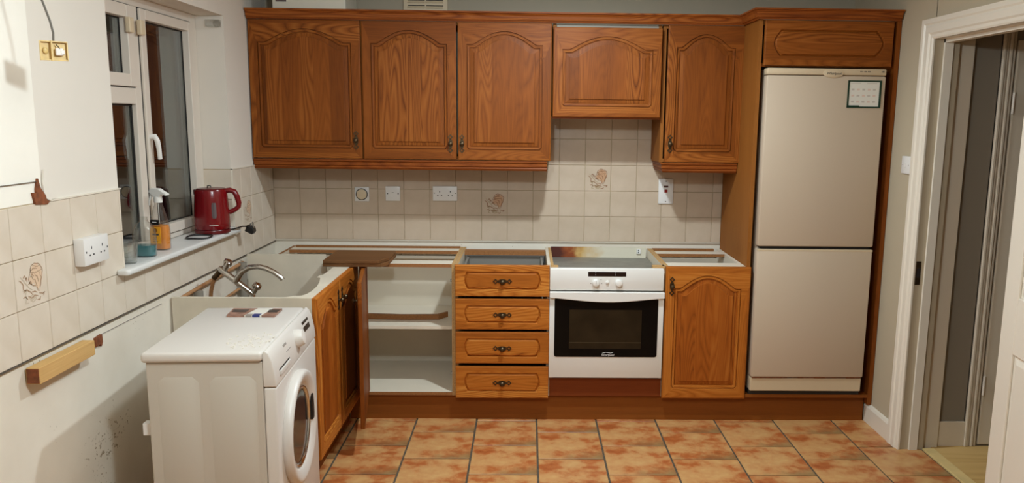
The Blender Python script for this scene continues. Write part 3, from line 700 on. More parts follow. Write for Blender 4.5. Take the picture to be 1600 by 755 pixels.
fbox('lower_trim', FRIDGE2, 0.0, 0.602, -0.6225, -0.60, 0.945, 0.957, 0.003)
gk = MB()
x = 0.01
while x < 0.59:
    dx = random.uniform(0.02, 0.06); h = random.uniform(0.002, 0.006); gk.box(x, min(x + dx, 0.592), -0.618, -0.57, 0.266 - h - FZ, 0.2665 - FZ); x += dx
gk.build('perished_seal', BROWNT, fr)
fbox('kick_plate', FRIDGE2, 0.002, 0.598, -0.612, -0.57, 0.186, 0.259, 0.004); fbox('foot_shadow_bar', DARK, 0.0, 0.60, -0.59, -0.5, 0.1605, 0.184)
bd = MB().lathe([(0.052, 0.0), (0.052, -0.004), (0.046, -0.006)], 32, (0.332, -0.621, 1.853 - FZ), 'y', sy=0.42).build('badge', FRIDGE2, fr, smooth=40)
text_mesh('lettering', 'Whirlpool', 0.018, INKD, bd, (0.334, -0.6275, 1.853 - FZ), (PI / 2, 0, 0), shear=0.2)
lm_ = MB()
for i, xx in enumerate((0.468, 0.478, 0.488, 0.496, 0.506, 0.514)): lm_.box(xx, xx + (0.005 if i % 2 else 0.007), -0.6227, -0.62, 1.861 - FZ, 1.866 - FZ)
lm_.box(0.580, 0.590, -0.6227, -0.62, 1.861 - FZ, 1.867 - FZ).box(0.574, 0.5795, -0.6227, -0.62, 1.862 - FZ, 1.8645 - FZ)
lm_.build('indicator_marks', INKD, tp)['kind'] = 'stuff'
cl = thing('calendar', 'small printed calendar sheet in a dark green frame stuck on the fridge door', 'calendar', (3.178, -0.6225, 1.753))
INKG2 = plain('faint_grey_print', rgb(196, 186, 174), 0.7); INKP2 = plain('faint_pink_print', rgb(218, 192, 176), 0.7)
B('sheet', PAPER, cl, -0.080, 0.078, -0.0015, 0.0, -0.064, 0.064)
for n_, a in (('frame_bar', (-0.086, -0.078, -0.0035, 0, -0.068, 0.068)), ('frame_bar', (0.074, 0.084, -0.0045, 0, -0.062, 0.068)), ('frame_bar', (-0.084, 0.084, -0.0035, 0, 0.061, 0.068)), ('frame_bar', (-0.086, 0.084, -0.0035, 0, -0.068, -0.061)), ('frame_tab', (-0.083, -0.024, -0.0045, 0, -0.068, -0.056))):
    B(n_, GREEN, cl, *a)
pk = MB(); pg = MB()
pg.box(-0.07, -0.02, -0.002, -0.001, 0.052, 0.055).box(0.01, 0.06, -0.002, -0.001, 0.051, 0.055)
for r in range(3):
    for c in range(5):
        (pk if (r + c) % 2 else pg).box(-0.066 + c * 0.027, -0.066 + c * 0.027 + 0.014, -0.002, -0.001, 0.018 - r * 0.030, 0.018 - r * 0.030 + 0.009)
pg.build('print', INKG2, cl)['kind'] = 'stuff'; pk.build('print', INKP2, cl)['kind'] = 'stuff'

# ------------------------------------------------------------------ base run
ZD, ZK = 0.137, 0.856
def bx(par, n, x0, x1, y0, y1, z0, z1, edge='y', m=WHITE_BD, e=CHIPD, bv=0.0): return B(n, None, par, x0, x1, y0, y1, z0, z1, bv, ax={a: 1 for a in edge}, mats=[m, e])
# corner cabinet with the open door
cc = thing('corner_base_cabinet', 'open white-lined oak corner base cabinet without worktop, door swung out', 'cabinet', (0.11, 0, 0))
X = 0.11
bx(cc, 'side_panel', 1.093 - X, 1.111 - X, -0.575, -0.02, 0.140, ZK, 'yz', e=CHIP); bx(cc, 'side_panel', 0.11 - X, 0.128 - X, -0.555, -0.02, 0.140, ZK, 'yz')
bx(cc, 'bottom_panel', 0.460 - X, 1.093 - X, -0.575, -0.03, 0.140, 0.158); bx(cc, 'shelf', 0.460 - X, 1.092 - X, -0.50, -0.03, 0.484, 0.501, e=WHITE_BD)
B('back_panel', WHITE_BD, cc, 0.12 - X, 1.10 - X, -0.028, -0.020, 0.15, 0.80)
bx(cc, 'front_rail', 0.615 - X, 1.093 - X, -0.575, -0.475, 0.838, ZK); bx(cc, 'back_rail', 0.128 - X, 1.093 - X, -0.165, -0.085, 0.838, ZK)
B('back_batten', CHIPD, cc, 0.128 - X, 1.093 - X, -0.040, -0.022, 0.838, ZK + 0.004)
B('corner_post', OAK_V, cc, 0.612 - X, 0.650 - X, -0.578, -0.555, 0.140, 0.838)
door('door', 'arch', 0.445, ZK - ZD - 0.006, cc, (0.652 - X, -0.598, ZD + 0.002), math.radians(-81), (0.41, 0.62, 'v'))
for z in (0.25, 0.76): MB().lathe([(0.008, 0), (0.008, 0.012)], 10, (0, 0, 0), 'x').build('hinge_plate', STEEL, cc, (1.081 - X, -0.53, z))
# drawer cabinet
dc = thing('drawer_cabinet', 'oak base cabinet of four drawers, open on top, beside the oven', 'cabinet', (1.112, 0, 0))
bx(dc, 'side_panel', 0.0, 0.016, -0.574, -0.02, 0.140, ZK, 'yz', e=CHIP); bx(dc, 'side_panel', 0.482, 0.498, -0.574, -0.02, 0.140, ZK + 0.002, 'z', e=WORN_BD)
B('back_panel', plain('grey_board', rgb(124, 118, 110), 0.8), dc, 0.016, 0.482, -0.03, -0.02, 0.15, ZK - 0.02); bx(dc, 'bottom_panel', 0.016, 0.482, -0.57, -0.03, 0.140, 0.156)
B('back_rail', CHIPD, dc, 0.016, 0.482, -0.16, -0.10, 0.832, ZK)
for z0, z1 in ((0.690, 0.856), (0.511, 0.676), (0.326, 0.497), (0.134, 0.308)):
    f = door('drawer', 'drawer', 0.493, z1 - z0, dc, (0.001, -0.580, z0), 0.0, (0.247, (z1 - z0) / 2 - 0.002, 'h'), honey=True)
    b = MB(); hb_ = min(0.11, z1 - z0 - 0.04)
    b.box(0.03, 0.042, 0.0, 0.45, 0.02, 0.02 + hb_).box(0.451, 0.463, 0.0, 0.45, 0.02, 0.02 + hb_).box(0.042, 0.451, 0.438, 0.45, 0.02, 0.02 + hb_).box(0.042, 0.451, 0.0, 0.012, 0.02, 0.02 + hb_).box(0.042, 0.451, 0.0, 0.45, 0.022, 0.028)
    b.build('drawer_box', plain('grey_drawer_liner', rgb(128, 122, 114), 0.7), f)
# oven housing
oh = thing('oven_housing', 'open-topped oven housing with reddish filler board and scorched back panel', 'cabinet', (1.611, 0, 0))
bx(oh, 'side_panel', 0.0, 0.016, -0.575, -0.02, 0.140, ZK, 'yz', e=CHIP); bx(oh, 'side_panel', 0.588, 0.602, -0.575, -0.02, 0.140, ZK, 'z', e=CHIP)
B('filler_board', RED_H, oh, 0.002, 0.600, -0.578, -0.562, 0.141, 0.240); bx(oh, 'bottom_panel', 0.016, 0.588, -0.56, -0.03, 0.225, 0.241)
B('front_rail_stub', CHIP, oh, 0.535, 0.600, -0.580, -0.545, 0.838, ZK)
B('rail_splinter', CHIP, oh, 0.016, 0.04, -0.580, -0.56, 0.842, ZK - 0.002)
ov = thing('oven', 'white built-in oven with black glass door and two control knobs', 'oven', (1.6275, 0, 0.2415))
OZ = 0.2415
def ob(n, m, x0, x1, y0, y1, z0, z1, bv=0.0, par=None, **k): return B(n, m, par or ov, x0, x1, y0, y1, z0 - OZ, z1 - OZ, bv, **k)
ob('body', STEEL, 0.004, 0.570, -0.575, -0.06, 0.2415, 0.806)
rb = B('rear_panel', RUST, ov, 0.0, 0.560, -0.062, -0.052, 0.806 - OZ - 0.02, 0.868 - OZ)
ob('terminal_block', PLATE, 0.505, 0.528, -0.072, -0.062, 0.832, 0.86, par=rb)
for zz in (0.838, 0.849): ob('terminal', DARK, 0.512, 0.518, -0.074, -0.071, zz, zz + 0.005, par=rb)
cp = ob('control_panel', ENAMEL, -0.021, 0.576, -0.612, -0.575, 0.728, 0.845, 0.006, smooth=40)
ob('display', DISPLAY, 0.178, 0.376, -0.6132, -0.61, 0.804, 0.828, par=cp)
for xx, zz in ((0.216, 0.822), (0.216, 0.811), (0.320, 0.811), (0.320, 0.821)): ob('display_mark', PLATE, xx, xx + 0.002, -0.6135, -0.6128, zz, zz + 0.003, par=cp)
for cx, pr in ((0.218, 1), (0.338, 0)):
    k = MB().lathe([(0.019, 0.0), (0.0175, -0.018), (0.016, -0.026), (0.010, -0.028)], 20, (cx, -0.612, 0.771 - OZ), 'y').build('knob', ENAMEL, cp, smooth=40)
    if pr: ob('pointer', INKG, cx - 0.001, cx + 0.001, -0.6405, -0.639, 0.768, 0.785, par=cp)
MB().lathe([(0.009, 0.0), (0.009, -0.005), (0.006, -0.007)], 16, (0.279, -0.612, 0.773 - OZ), 'y').build('button', ENAMEL, cp, smooth=40)
for xx, zz in ((0.190, 0.764), (0.246, 0.764), (0.243, 0.786)): ob('dial_mark', INKG, xx, xx + 0.006, -0.6126, -0.61, zz, zz + 0.004, par=cp)
dr = ob('door', ENAMEL, -0.021, 0.580, -0.609, -0.576, 0.2525, 0.722, 0.004, smooth=40)
GX0, GX1, GZ0, GZ1 = 0.006, 0.550, 0.369, 0.690
pts = []
for cx, cz, a0 in ((GX1 - 0.012, GZ0 + 0.012, -90), (GX1 - 0.012, GZ1 - 0.012, 0), (GX0 + 0.012, GZ1 - 0.012, 90), (GX0 + 0.012, GZ0 + 0.012, 180)):
    for q in range(5): a = math.radians(a0 + 22.5 * q); pts.append((cx + 0.012 * math.cos(a), cz + 0.012 * math.sin(a) - OZ))
MB().prism(pts, 'y', -0.6115, -0.608).build('glass_panel', BGLASS, dr)
B('inner_window', OVENIN, dr, 0.085, 0.465, -0.6122, -0.6112, 0.415 - OZ, 0.625 - OZ, 0.0)
MB().box(0.085, 0.465, -0.6126, -0.6120, 0.447 - OZ, 0.449 - OZ).build('shelf_glint', plain('dim_shelf_wire', rgb(74, 62, 40), 0.4), dr)
# handle: bowed white bar across the top of the door
N_ = 16; hp = []
for i in range(N_ + 1): hp.append((-0.021 + 0.601 * i / N_, 0.722 - OZ))
for i in range(N_, -1, -1): hp.append((-0.021 + 0.601 * i / N_, 0.690 - OZ - 0.021 * math.sin(PI * i / N_) ** 1.4))
MB().prism(hp, 'y', -0.628, -0.609).build('door_handle', ENAMEL, dr, bevel=0.003)
text_mesh('lettering', 'Whirlpool', 0.016, PLATE, dr, (0.290, -0.6122, 0.380 - OZ), (PI / 2, 0, 0), shear=0.2)
MB().tube([(0.262, -0.6125, 0.390 - OZ), (0.280, -0.6125, 0.395 - OZ), (0.305, -0.6125, 0.391 - OZ), (0.318, -0.6125, 0.394 - OZ)], 0.0012, 6).build('logo_swoosh', PLATE, dr)
# right base cabinet
rc = thing('base_cabinet', 'single-door oak base cabinet without worktop between oven and fridge', 'cabinet', (2.214, 0, 0))
bx(rc, 'side_panel', 0.0, 0.016, -0.574, -0.02, 0.140, ZK, 'yz', e=CHIP); bx(rc, 'side_panel', 0.406, 0.424, -0.574, -0.02, 0.140, ZK, 'y')
bx(rc, 'bottom_panel', 0.016, 0.406, -0.57, -0.03, 0.140, 0.156); B('back_panel', WHITE_BD, rc, 0.016, 0.406, -0.03, -0.02, 0.15, 0.80)
bx(rc, 'front_rail', 0.016, 0.406, -0.578, -0.478, 0.838, ZK); bx(rc, 'back_rail', 0.016, 0.406, -0.200, -0.11, 0.838, ZK); B('back_batten', CHIPD, rc, 0.016, 0.38, -0.05, -0.03, 0.84, ZK + 0.004)
door('door', 'arch', 0.447, 0.718, rc, (0.001, -0.580, ZD), 0.0, (0.033, 0.615, 'v'), honey=True)
# plinths
tag(MB().box(0.545, 3.328, -0.555, -0.537, 0.0, 0.139).build('plinth', VEN_H), 'long brown wood-effect plinth under the back run of cabinets', 'plinth', 'brown plinths')
tag(MB().box(0.520, 0.538, -1.356, -0.56, 0.0, 0.139).build('plinth', VEN_H), 'short shaded plinth under the sink cabinet doors', 'plinth', 'brown plinths')

# ------------------------------------------------------------------ sink cabinet
sk = thing('sink_cabinet', 'white-sided sink base cabinet with oak doors, sink removed', 'cabinet', (0.0, -1.376, 0))
YK = -1.376
bx(sk, 'side_panel', 0.003, 0.585, -1.376 - YK, -1.358 - YK, 0.0, ZK, 'x', m=WORN_BD, e=WORN_BD)
B('side_panel', WORN_BD, sk, 0.035, 0.440, -0.575 - YK, -0.560 - YK, 0.140, 0.900)
B('bottom_panel', WHITE_BD, sk, 0.01, 0.585, -1.358 - YK, -0.58 - YK, 0.140, 0.158)
fp = [(0.585, -1.358), (0.585, -0.582), (0.505, -0.582), (0.508, -0.80), (0.505, -0.89), (0.494, -0.895), (0.492, -0.945), (0.512, -0.960), (0.532, -1.05), (0.546, -1.15), (0.548, -1.24), (0.543, -1.30), (0.530, -1.328), (0.500, -1.336), (0.47, -1.358)]
MB().prism([(x, y - YK) for x, y in fp], 'z', 0.838, ZK + 0.001).build('front_rail', [WORN_BD], sk)
for y0, hk in ((-1.378, 0.375), (-0.968, 0.035)):
    door('door', 'arch', 0.404, ZK - ZD - 0.002, sk, (0.585, y0 - YK, ZD), PI / 2, (hk, 0.625, 'v'), honey=True)

# ------------------------------------------------------------------ loose boards
bdA = MB().prism([(0.452, -0.685), (0.750, -0.685), (0.775, -0.64), (0.775, -0.39), (0.452, -0.39)], 'z', ZK + 0.002, ZK + 0.019).build('worktop_offcut', BRD, bevel=0.002)
tag(bdA, 'lower of two brown board offcuts lying across the corner cabinet rails', 'board', 'stacked board offcuts')
bdB = MB().prism([(0.455, -0.690), (0.735, -0.690), (0.772, -0.60), (0.772, -0.385), (0.455, -0.385)], 'z', ZK + 0.0195, ZK + 0.037).build('worktop_offcut', BRD, bevel=0.003)
tag(bdB, 'upper of two brown board offcuts, clipped corner, on the corner cabinet rails', 'board', 'stacked board offcuts')
sp_ = MB().prism([(0.55, -0.355), (0.80, -0.375), (1.00, -0.365), (1.045, -0.300), (1.040, -0.285), (0.99, -0.345), (0.80, -0.355), (0.55, -0.335)], 'z', 0.502, 0.530).build('edging_strip', CHIPD)
tag(sp_, 'bent brown edging strip lying on the shelf of the open corner cabinet', 'edging strip')

# ------------------------------------------------------------------ washing machine
wm = thing('washing_machine', 'white front-loading washing machine standing free by the sink cabinet', 'washing machine', (0.252, -2.128, 0.0), math.radians(3.2))
B('cabinet_body', WMSIDE, wm, 0.0, 0.370, 0.0, 0.60, 0.015, 0.815, 0.004)
for sx0, sx1 in ((0.035, 0.165), (0.200, 0.348)):
    MB().prism([(sx0, 0.10), (sx1, 0.10), (sx1, 0.745), (sx1 - 0.02, 0.765), (sx0 + 0.02, 0.765), (sx0, 0.745)], 'y', -0.0006, 0.001).build('side_pressing', WMSIDE, wm, bevel=0.0005, seg=2, smooth=60)
MB().box(-0.012, 0.372, -0.012, 0.608, 0.816, 0.850).build('lid', WMBODY, wm, bevel=0.012, seg=4, smooth=50)
MB().prism([(0.371, 0.838), (0.376, 0.851), (0.382, 0.850), (0.391, 0.842), (0.402, 0.815), (0.410, 0.770), (0.414, 0.728), (0.371, 0.728)], 'y', -0.004, 0.604).build('control_panel', WMBODY, wm, bevel=0.004, seg=3, smooth=35)
MB().box(0.371, 0.412, -0.002, 0.602, 0.015, 0.726).build('front_panel', WMBODY, wm, bevel=0.008, seg=3, smooth=40)
for y in (0.05, 0.55):
    for x in (0.05, 0.38): MB().lathe([(0.02, 0.0), (0.02, 0.016)], 12, (x, y, 0)).build('foot', BLACK, wm)
def on_panel(name, mat, y0, y1, za, zb, lift, par=wm):
    # plate lying on the sloping control fascia between heights za, zb
    def xs(z):
        P = [(0.850, 0.382), (0.842, 0.391), (0.815, 0.402), (0.770, 0.410), (0.728, 0.414)]
        for (z1, x1), (z0, x0) in zip(P, P[1:]):
            if z0 <= z <= z1: return x0 + (x1 - x0) * (z - z0) / (z1 - z0)
    a, b2 = xs(za), xs(zb)
    return MB().prism([(a + lift, za), (b2 + lift, zb), (b2 - 0.004, zb), (a - 0.004, za)], 'y', y0, y1).build(name, mat, par)
on_panel('display', DISPLAY, 0.440, 0.535, 0.790, 0.828, 0.0015)
on_panel('drawer_slot', DARK, 0.052, 0.190, 0.766, 0.771, 0.0008)
on_panel('drawer_pull', WMBODY, 0.052, 0.190, 0.752, 0.764, 0.005)
on_panel('lettering', INKG, 0.150, 0.192, 0.818, 0.825, 0.0008)
on_panel('programme_marks', INKG, 0.170, 0.230, 0.795, 0.797, 0.0008)
kn = MB().lathe([(0.034, 0.0), (0.032, 0.018), (0.026, 0.030), (0.012, 0.033)], 24, (0.0, 0, 0), 'x').build('dial', WMBODY, wm, (0.402, 0.330, 0.798), (0, math.radians(-14), 0), smooth=40)
ring = MB().lathe([(0.202, 0.0), (0.206, 0.008), (0.206, 0.020), (0.202, 0.029), (0.194, 0.033), (0.182, 0.031), (0.162, 0.023), (0.149, 0.015), (0.146, 0.008)], 56, (0.411, 0.252, 0.490), 'x', cap0=False, cap1=False).build('door_ring', WMBODY, wm, smooth=60)
MB().lathe([(0.148, 0.010), (0.138, 0.012), (0.110, 0.013), (0.06, 0.013), (0.01, 0.013)], 40, (0.411, 0.252, 0.490), 'x', cap0=False).build('door_glass', DOORGL, ring, smooth=60)
MB().lathe([(0.149, 0.012), (0.146, 0.018), (0.136, 0.017), (0.132, 0.010)], 48, (0.411, 0.252, 0.490), 'x', cap0=False, cap1=False).build('chrome_rim', CHROME, ring, smooth=60)
MB().box(0.424, 0.4385, 0.398, 0.428, 0.455, 0.560).build('door_grip', BLACK, ring, bevel=0.003)
MB().tube([(-0.01, 0.35, 0.62), (-0.05, 0.36, 0.55), (-0.07, 0.33, 0.25), (-0.05, 0.25, 0.03)], 0.013, 10).build('drain_hose', GREYP, wm, smooth=50)
B('hose_clip', PLATE, wm, -0.03, 0.0, 0.02, 0.05, 0.56, 0.60)
B('back_plate', WMSIDE, wm, -0.006, 0.0, 0.03, 0.57, 0.05, 0.80)
# packet on the lid, and plaster crumbs
pc = thing('card_packet', 'flat brown and white printed card packet on top of the washing machine', 'packet', (0.430, -1.617, 0.8505), math.radians(0))
MB().prism([(-0.087, -0.055), (-0.020, -0.055), (-0.006, 0.055), (-0.100, 0.055)], 'z', 0.0, 0.008).build('blade_sleeve', plain('brown_card', rgb(156, 116, 98), 0.4, var=0.4, scale=30), pc)
MB().prism([(-0.020, -0.055), (0.045, -0.055), (0.055, 0.055), (-0.006, 0.055)], 'z', 0.0, 0.0075).build('white_label', PAPER, pc)
MB().prism([(0.045, -0.055), (0.095, -0.055), (0.090, 0.055), (0.055, 0.055)], 'z', 0.0, 0.008).build('blade_sleeve', plain('brown_card_dark', rgb(140, 104, 88), 0.4, var=0.4, scale=30), pc)
B('print_block', BLUE, pc, 0.010, 0.038, -0.0555, -0.03, 0.0005, 0.0082); B('print_frame', INKG, pc, -0.016, 0.008, -0.0553, -0.032, 0.0005, 0.008)
for a, b2 in ((-0.085, -0.03), (0.052, 0.088)):
    MB().prism([(a, -0.01), (b2, -0.01), (b2, 0.03), (a - 0.004, 0.03)], 'z', 0.008, 0.009).build('metal_blade', plain('grey_blade', rgb(96, 88, 84), 0.3, metal=0.6), pc)
cr = MB()
for k in range(70):
    a, r = random.uniform(0, 2 * PI), random.random() ** 0.6
    x, y = 0.545 + 0.075 * r * math.cos(a), -1.985 + 0.10 * r * math.sin(a); s = random.uniform(0.0015, 0.004)
    cr.box(x - s, x + s, y - s * .7, y + s * .7, 0.8502, 0.8502 + s)
o = cr.build('plaster_crumbs', PAINTL); tag(o, 'scatter of plaster crumbs on the washing machine lid', 'debris'); o['kind'] = 'stuff'

# ------------------------------------------------------------------ mixer tap, pipes
tp_ = thing('mixer_tap', 'chrome bar mixer tap with curved spout left hanging over the empty sink gap', 'tap', (0.0, -1.1, 0.0))
MB().tube([(0.094, 0, 0.930), (0.104, 0, 0.921), (0.240, 0, 0.812), (0.250, 0, 0.804)], [0.010, 0.0145, 0.0145, 0.012], 14).build('tap_body', CHROME, tp_, smooth=50)
MB().tube([(0.170, 0, 0.866), (0.182, -0.004, 0.888), (0.203, -0.008, 0.915), (0.235, -0.012, 0.934), (0.275, -0.016, 0.940), (0.315, -0.018, 0.931), (0.350, -0.02, 0.914), (0.378, -0.02, 0.892), (0.387, -0.02, 0.880)], [0.018, 0.0145, 0.013, 0.013, 0.0125, 0.012, 0.0115, 0.011, 0.011], 14).build('spout', CHROME, tp_, smooth=50)
for hx, hz, bxx, bz in ((0.141, 0.955, 0.122, 0.922), (0.266, 0.848, 0.246, 0.816)):
    MB().tube([(bxx, 0, bz), (hx - 0.006, -0.008, hz - 0.012)], 0.012, 12).build('valve_neck', CHROME, tp_, smooth=50)
    b = MB(); dv = Vector((hx - bxx, -0.012, hz - bz)).normalized()
    c0 = Vector((hx, -0.012, hz))
    u = dv.orthogonal().normalized(); v = dv.cross(u); loops = []
    for d_, rr in ((-0.016, 0.008), (-0.010, 0.018), (0.0, 0.021), (0.010, 0.019), (0.015, 0.010)):
        loops.append([tuple(c0 + dv * d_ + (u * math.cos(2 * PI * i / 20) + v * math.sin(2 * PI * i / 20)) * rr * (1.0 if i % 4 else 0.84)) for i in range(20)])
    b.rings(loops); b.build('tap_handle', CHROME, tp_, smooth=30)
MB().tube([(0.100, 0, 0.915), (0.086, 0.0, 0.897), (0.070, 0.0, 0.880)], 0.012, 12).build('tail_nut', BRONZE, tp_, smooth=50)
MB().tube([(0.076, 0, 0.886), (0.062, 0.01, 0.860), (0.048, 0.02, 0.82), (0.036, 0.03, 0.76), (0.03, 0.04, 0.60), (0.03, 0.05, 0.165)], 0.009, 10).build('supply_pipe', COPPER, tp_, smooth=50)
MB().tube([(0.245, 0, 0.808), (0.24, 0.01, 0.77), (0.20, 0.02, 0.6), (0.12, 0.05, 0.4), (0.06, 0.06, 0.165)], 0.009, 10).build('supply_pipe', COPPER, tp_, smooth=50)
pp = MB().tube([(0.016, -1.345, 0.838), (0.016, -1.1, 0.846), (0.016, -0.8, 0.853), (0.016, -0.585, 0.858)], 0.0085, 10).build('copper_pipe', COPPER, smooth=50)
tag(pp, 'copper water pipe running along the wall below the tiles behind the tap', 'pipe', 'pipes behind the sink gap')
pp = MB().tube([(0.030, -1.345, 0.720), (0.030, -0.60, 0.745)], 0.007, 10).build('copper_pipe', COPPER, smooth=50)
tag(pp, 'thin lower copper pipe half hidden behind the sink cabinet side', 'pipe', 'pipes behind the sink gap')
for y, z1, lab in ((-1.165, 0.835, 'nearer short grey plastic pipe standing against the wall in the sink gap'), (-0.62, 0.865, 'farther grey plastic pipe upright against the white sink cabinet panel')):
    pp = MB().lathe([(0.02, 0.16), (0.02, z1)], 14, (0.026, y, 0)).build('waste_pipe', GREYP, smooth=50); tag(pp, lab, 'pipe', 'pipes behind the sink gap')

# ------------------------------------------------------------------ things on the sill
kt = thing('electric_kettle', 'glossy red plastic jug kettle on the window sill, cord coiled beside it', 'kettle', (-0.022, -0.852, 1.052))
kt.scale = (0.95, 0.95, 0.92)
MB().lathe([(0.078, 0.0), (0.083, 0.004), (0.084, 0.018), (0.082, 0.022)], 40).build('power_base', REDDK, kt, smooth=40)
MB().lathe([(0.080, 0.023), (0.084, 0.028), (0.084, 0.06), (0.0825, 0.12), (0.079, 0.18), (0.0755, 0.222), (0.073, 0.228)], 40).build('jug', REDPL, kt, smooth=40)
MB().lathe([(0.072, 0.226), (0.066, 0.233), (0.03, 0.236), (0.004, 0.236)], 32).build('lid', REDDK, kt, smooth=40)
MB().tube([(-0.012, -0.01, 0.234), (-0.010, -0.012, 0.246), (0.004, -0.012, 0.248), (0.006, -0.01, 0.238)], 0.003, 8).build('lid_release', BLACK, kt, smooth=50)
MB().prism([(-0.070, -0.022), (-0.088, 0.0), (-0.070, 0.022), (-0.060, 0.0)], 'z', 0.198, 0.226).build('spout', REDPL, kt, bevel=0.004)
MB().tube([(0.060, 0.02, 0.218), (0.085, 0.026, 0.222), (0.105, 0.031, 0.214), (0.116, 0.034, 0.19), (0.124, 0.037, 0.155), (0.122, 0.036, 0.135), (0.104, 0.031, 0.118), (0.078, 0.023, 0.106)], [0.014, 0.014, 0.014, 0.0135, 0.013, 0.012, 0.012, 0.013], 12, flat=1.2).build('handle', REDPL, kt, smooth=50)
ga = -1.06
def kpt(a, r, z): return (r * math.cos(a), r * math.sin(a), z)
b = MB(); loops = []
for z in (0.085, 0.10, 0.15, 0.165):
    wdt = 0.10 if z in (0.085, 0.165) else 0.135
    r = 0.0832 - (z - 0.085) * 0.035
    loops.append([kpt(ga - wdt, r + 0.0005, z), kpt(ga, r + 0.003, z), kpt(ga + wdt, r + 0.0005, z), kpt(ga + wdt, r - 0.004, z), kpt(ga - wdt, r - 0.004, z)])
b.rings(loops).build('water_gauge', GAUGE, kt)
MB().rings([[kpt(ga + d, 0.0846, z) for d in (-0.30, -0.1, 0.1, 0.2)] + [kpt(ga + d, 0.083, z) for d in (0.2, 0.1, -0.1, -0.30)] for z in (0.046, 0.050)]).build('name_strip', SILVER, kt)
ringp = [(0.0 + 0.056 * math.cos(a), -0.165 + 0.070 * math.sin(a), 0.005 + 0.002 * math.sin(3 * a)) for a in [2 * PI * i / 40 for i in range(41)]]
MB().tube(ringp, 0.0042, 8).build('cord_coil', BLACK, kt, smooth=50)
MB().tube([(0.05, 0.06, 0.006), (0.072, 0.085, 0.008), (0.082, 0.115, 0.010), (0.086, 0.17, 0.010), (0.088, 0.215, 0.004), (0.090, 0.24, -0.006)], 0.004, 8).build('cord', BLACK, kt, smooth=50)
MB().prism([(0.072, -0.026), (0.110, -0.046), (0.122, -0.030), (0.118, -0.008), (0.086, 0.008)], 'y', 0.235, 0.280).build('plug', BLACK, kt, bevel=0.004)
pn = MB()
for a in (0.098, 0.112): pn.box(a, a + 0.006, 0.250, 0.258, -0.010, 0.018)
pn.box(0.104, 0.110, 0.265, 0.271, -0.008, 0.022); pn.build('plug_pins', CHROME, kt)

def rounded(w, d, n=28, p=3.0):
    r = []
    for i in range(n):
        a = 2 * PI * i / n; c, s = math.cos(a), math.sin(a)
        r.append((w * math.copysign(abs(c) ** (2 / p), c), d * math.copysign(abs(s) ** (2 / p), s)))
    return r
def shell(secs, p=3.0, n=28): return [[(x, y, z) for x, y in rounded(w_, d_, n, p)] for w_, d_, z in secs]
sb = thing('spray_bottle', 'trigger spray bottle of orange cleaner with a white head on the sill', 'spray bottle', (-0.046, -1.335, 1.052), math.radians(-12))
MB().rings(shell([(0.036, 0.022, 0.0), (0.040, 0.026, 0.005), (0.041, 0.027, 0.06), (0.040, 0.026, 0.095), (0.034, 0.022, 0.125), (0.022, 0.017, 0.165), (0.014, 0.014, 0.190), (0.013, 0.013, 0.205)])).build('bottle', CLEARP, sb, smooth=40)
MB().rings(shell([(0.033, 0.020, 0.003), (0.0375, 0.0235, 0.007), (0.0385, 0.0245, 0.06), (0.0375, 0.0235, 0.092), (0.035, 0.022, 0.104)])).build('liquid', ORANGE, sb, smooth=40)
lb = MB().rings([[(x, y - 0.0278, z) for x, y in ((-0.026, 0), (0.022, 0), (0.022, 0.002), (-0.026, 0.002))] for z in (0.028, 0.098)]).build('label_sheet', LABELO, sb)
lb['label'] = 'yellow-orange printed label'
B('label_band', BLACK, sb, -0.022, 0.016, -0.0295, -0.0205, 0.108, 0.128); B('label_band', PLATE, sb, -0.012, 0.008, -0.0298, -0.028, 0.117, 0.120)
MB().lathe([(0.009, -0.0292), (0.009, -0.0282)], 16, (0.0, 0, 0.084), 'y').build('label_emblem', plain('brown_emblem', rgb(150, 96, 20), 0.5), sb)
for z, x1 in ((0.064, 0.014), (0.052, 0.006), (0.045, 0.002), (0.037, 0.010)): B('label_print', INKD, sb, -0.014, x1, -0.0292, -0.028, z, z + (0.006 if z > 0.06 else 0.002))
MB().lathe([(0.0165, 0.198), (0.0165, 0.218), (0.013, 0.224)], 18).build('collar', SPRAYW, sb, smooth=40)
MB().prism([(-0.030, 0.252), (-0.034, 0.240), (-0.014, 0.222), (0.012, 0.220), (0.020, 0.232), (0.046, 0.228), (0.046, 0.236), (0.026, 0.246), (0.010, 0.256), (-0.020, 0.258)], 'y', -0.0125, 0.0125).build('spray_head', SPRAYW, sb, bevel=0.003)
MB().tube([(-0.026, 0, 0.238), (-0.032, 0, 0.222), (-0.040, 0, 0.205), (-0.042, 0, 0.185)], [0.006, 0.006, 0.005, 0.004], 8).build('trigger', SPRAYW, sb, smooth=50)
MB().tube([(0, 0, 0.195), (0.0, 0, 0.11)], 0.002, 6).build('dip_tube', SPRAYW, sb)
db = thing('soap_bottle', 'clear plastic bottle with a little teal washing liquid, no cap, on the sill', 'bottle', (-0.031, -1.500, 1.052))
MB().rings(shell([(0.038, 0.024, 0.0), (0.042, 0.028, 0.005), (0.043, 0.029, 0.05), (0.044, 0.029, 0.08), (0.041, 0.027, 0.105), (0.030, 0.022, 0.128), (0.016, 0.015, 0.140), (0.014, 0.014, 0.150), (0.0145, 0.0145, 0.158)], 2.6)).build('bottle', CLEARP, db, smooth=40)
MB().rings(shell([(0.035, 0.021, 0.003), (0.0395, 0.0255, 0.007), (0.0405, 0.0265, 0.046)], 2.6)).build('liquid', TEAL, db, smooth=40)
tg = MB().lathe([(0.024, 0.0), (0.026, 0.004), (0.033, 0.075), (0.0335, 0.082), (0.030, 0.082), (0.0235, 0.010), (0.005, 0.008)], 24)
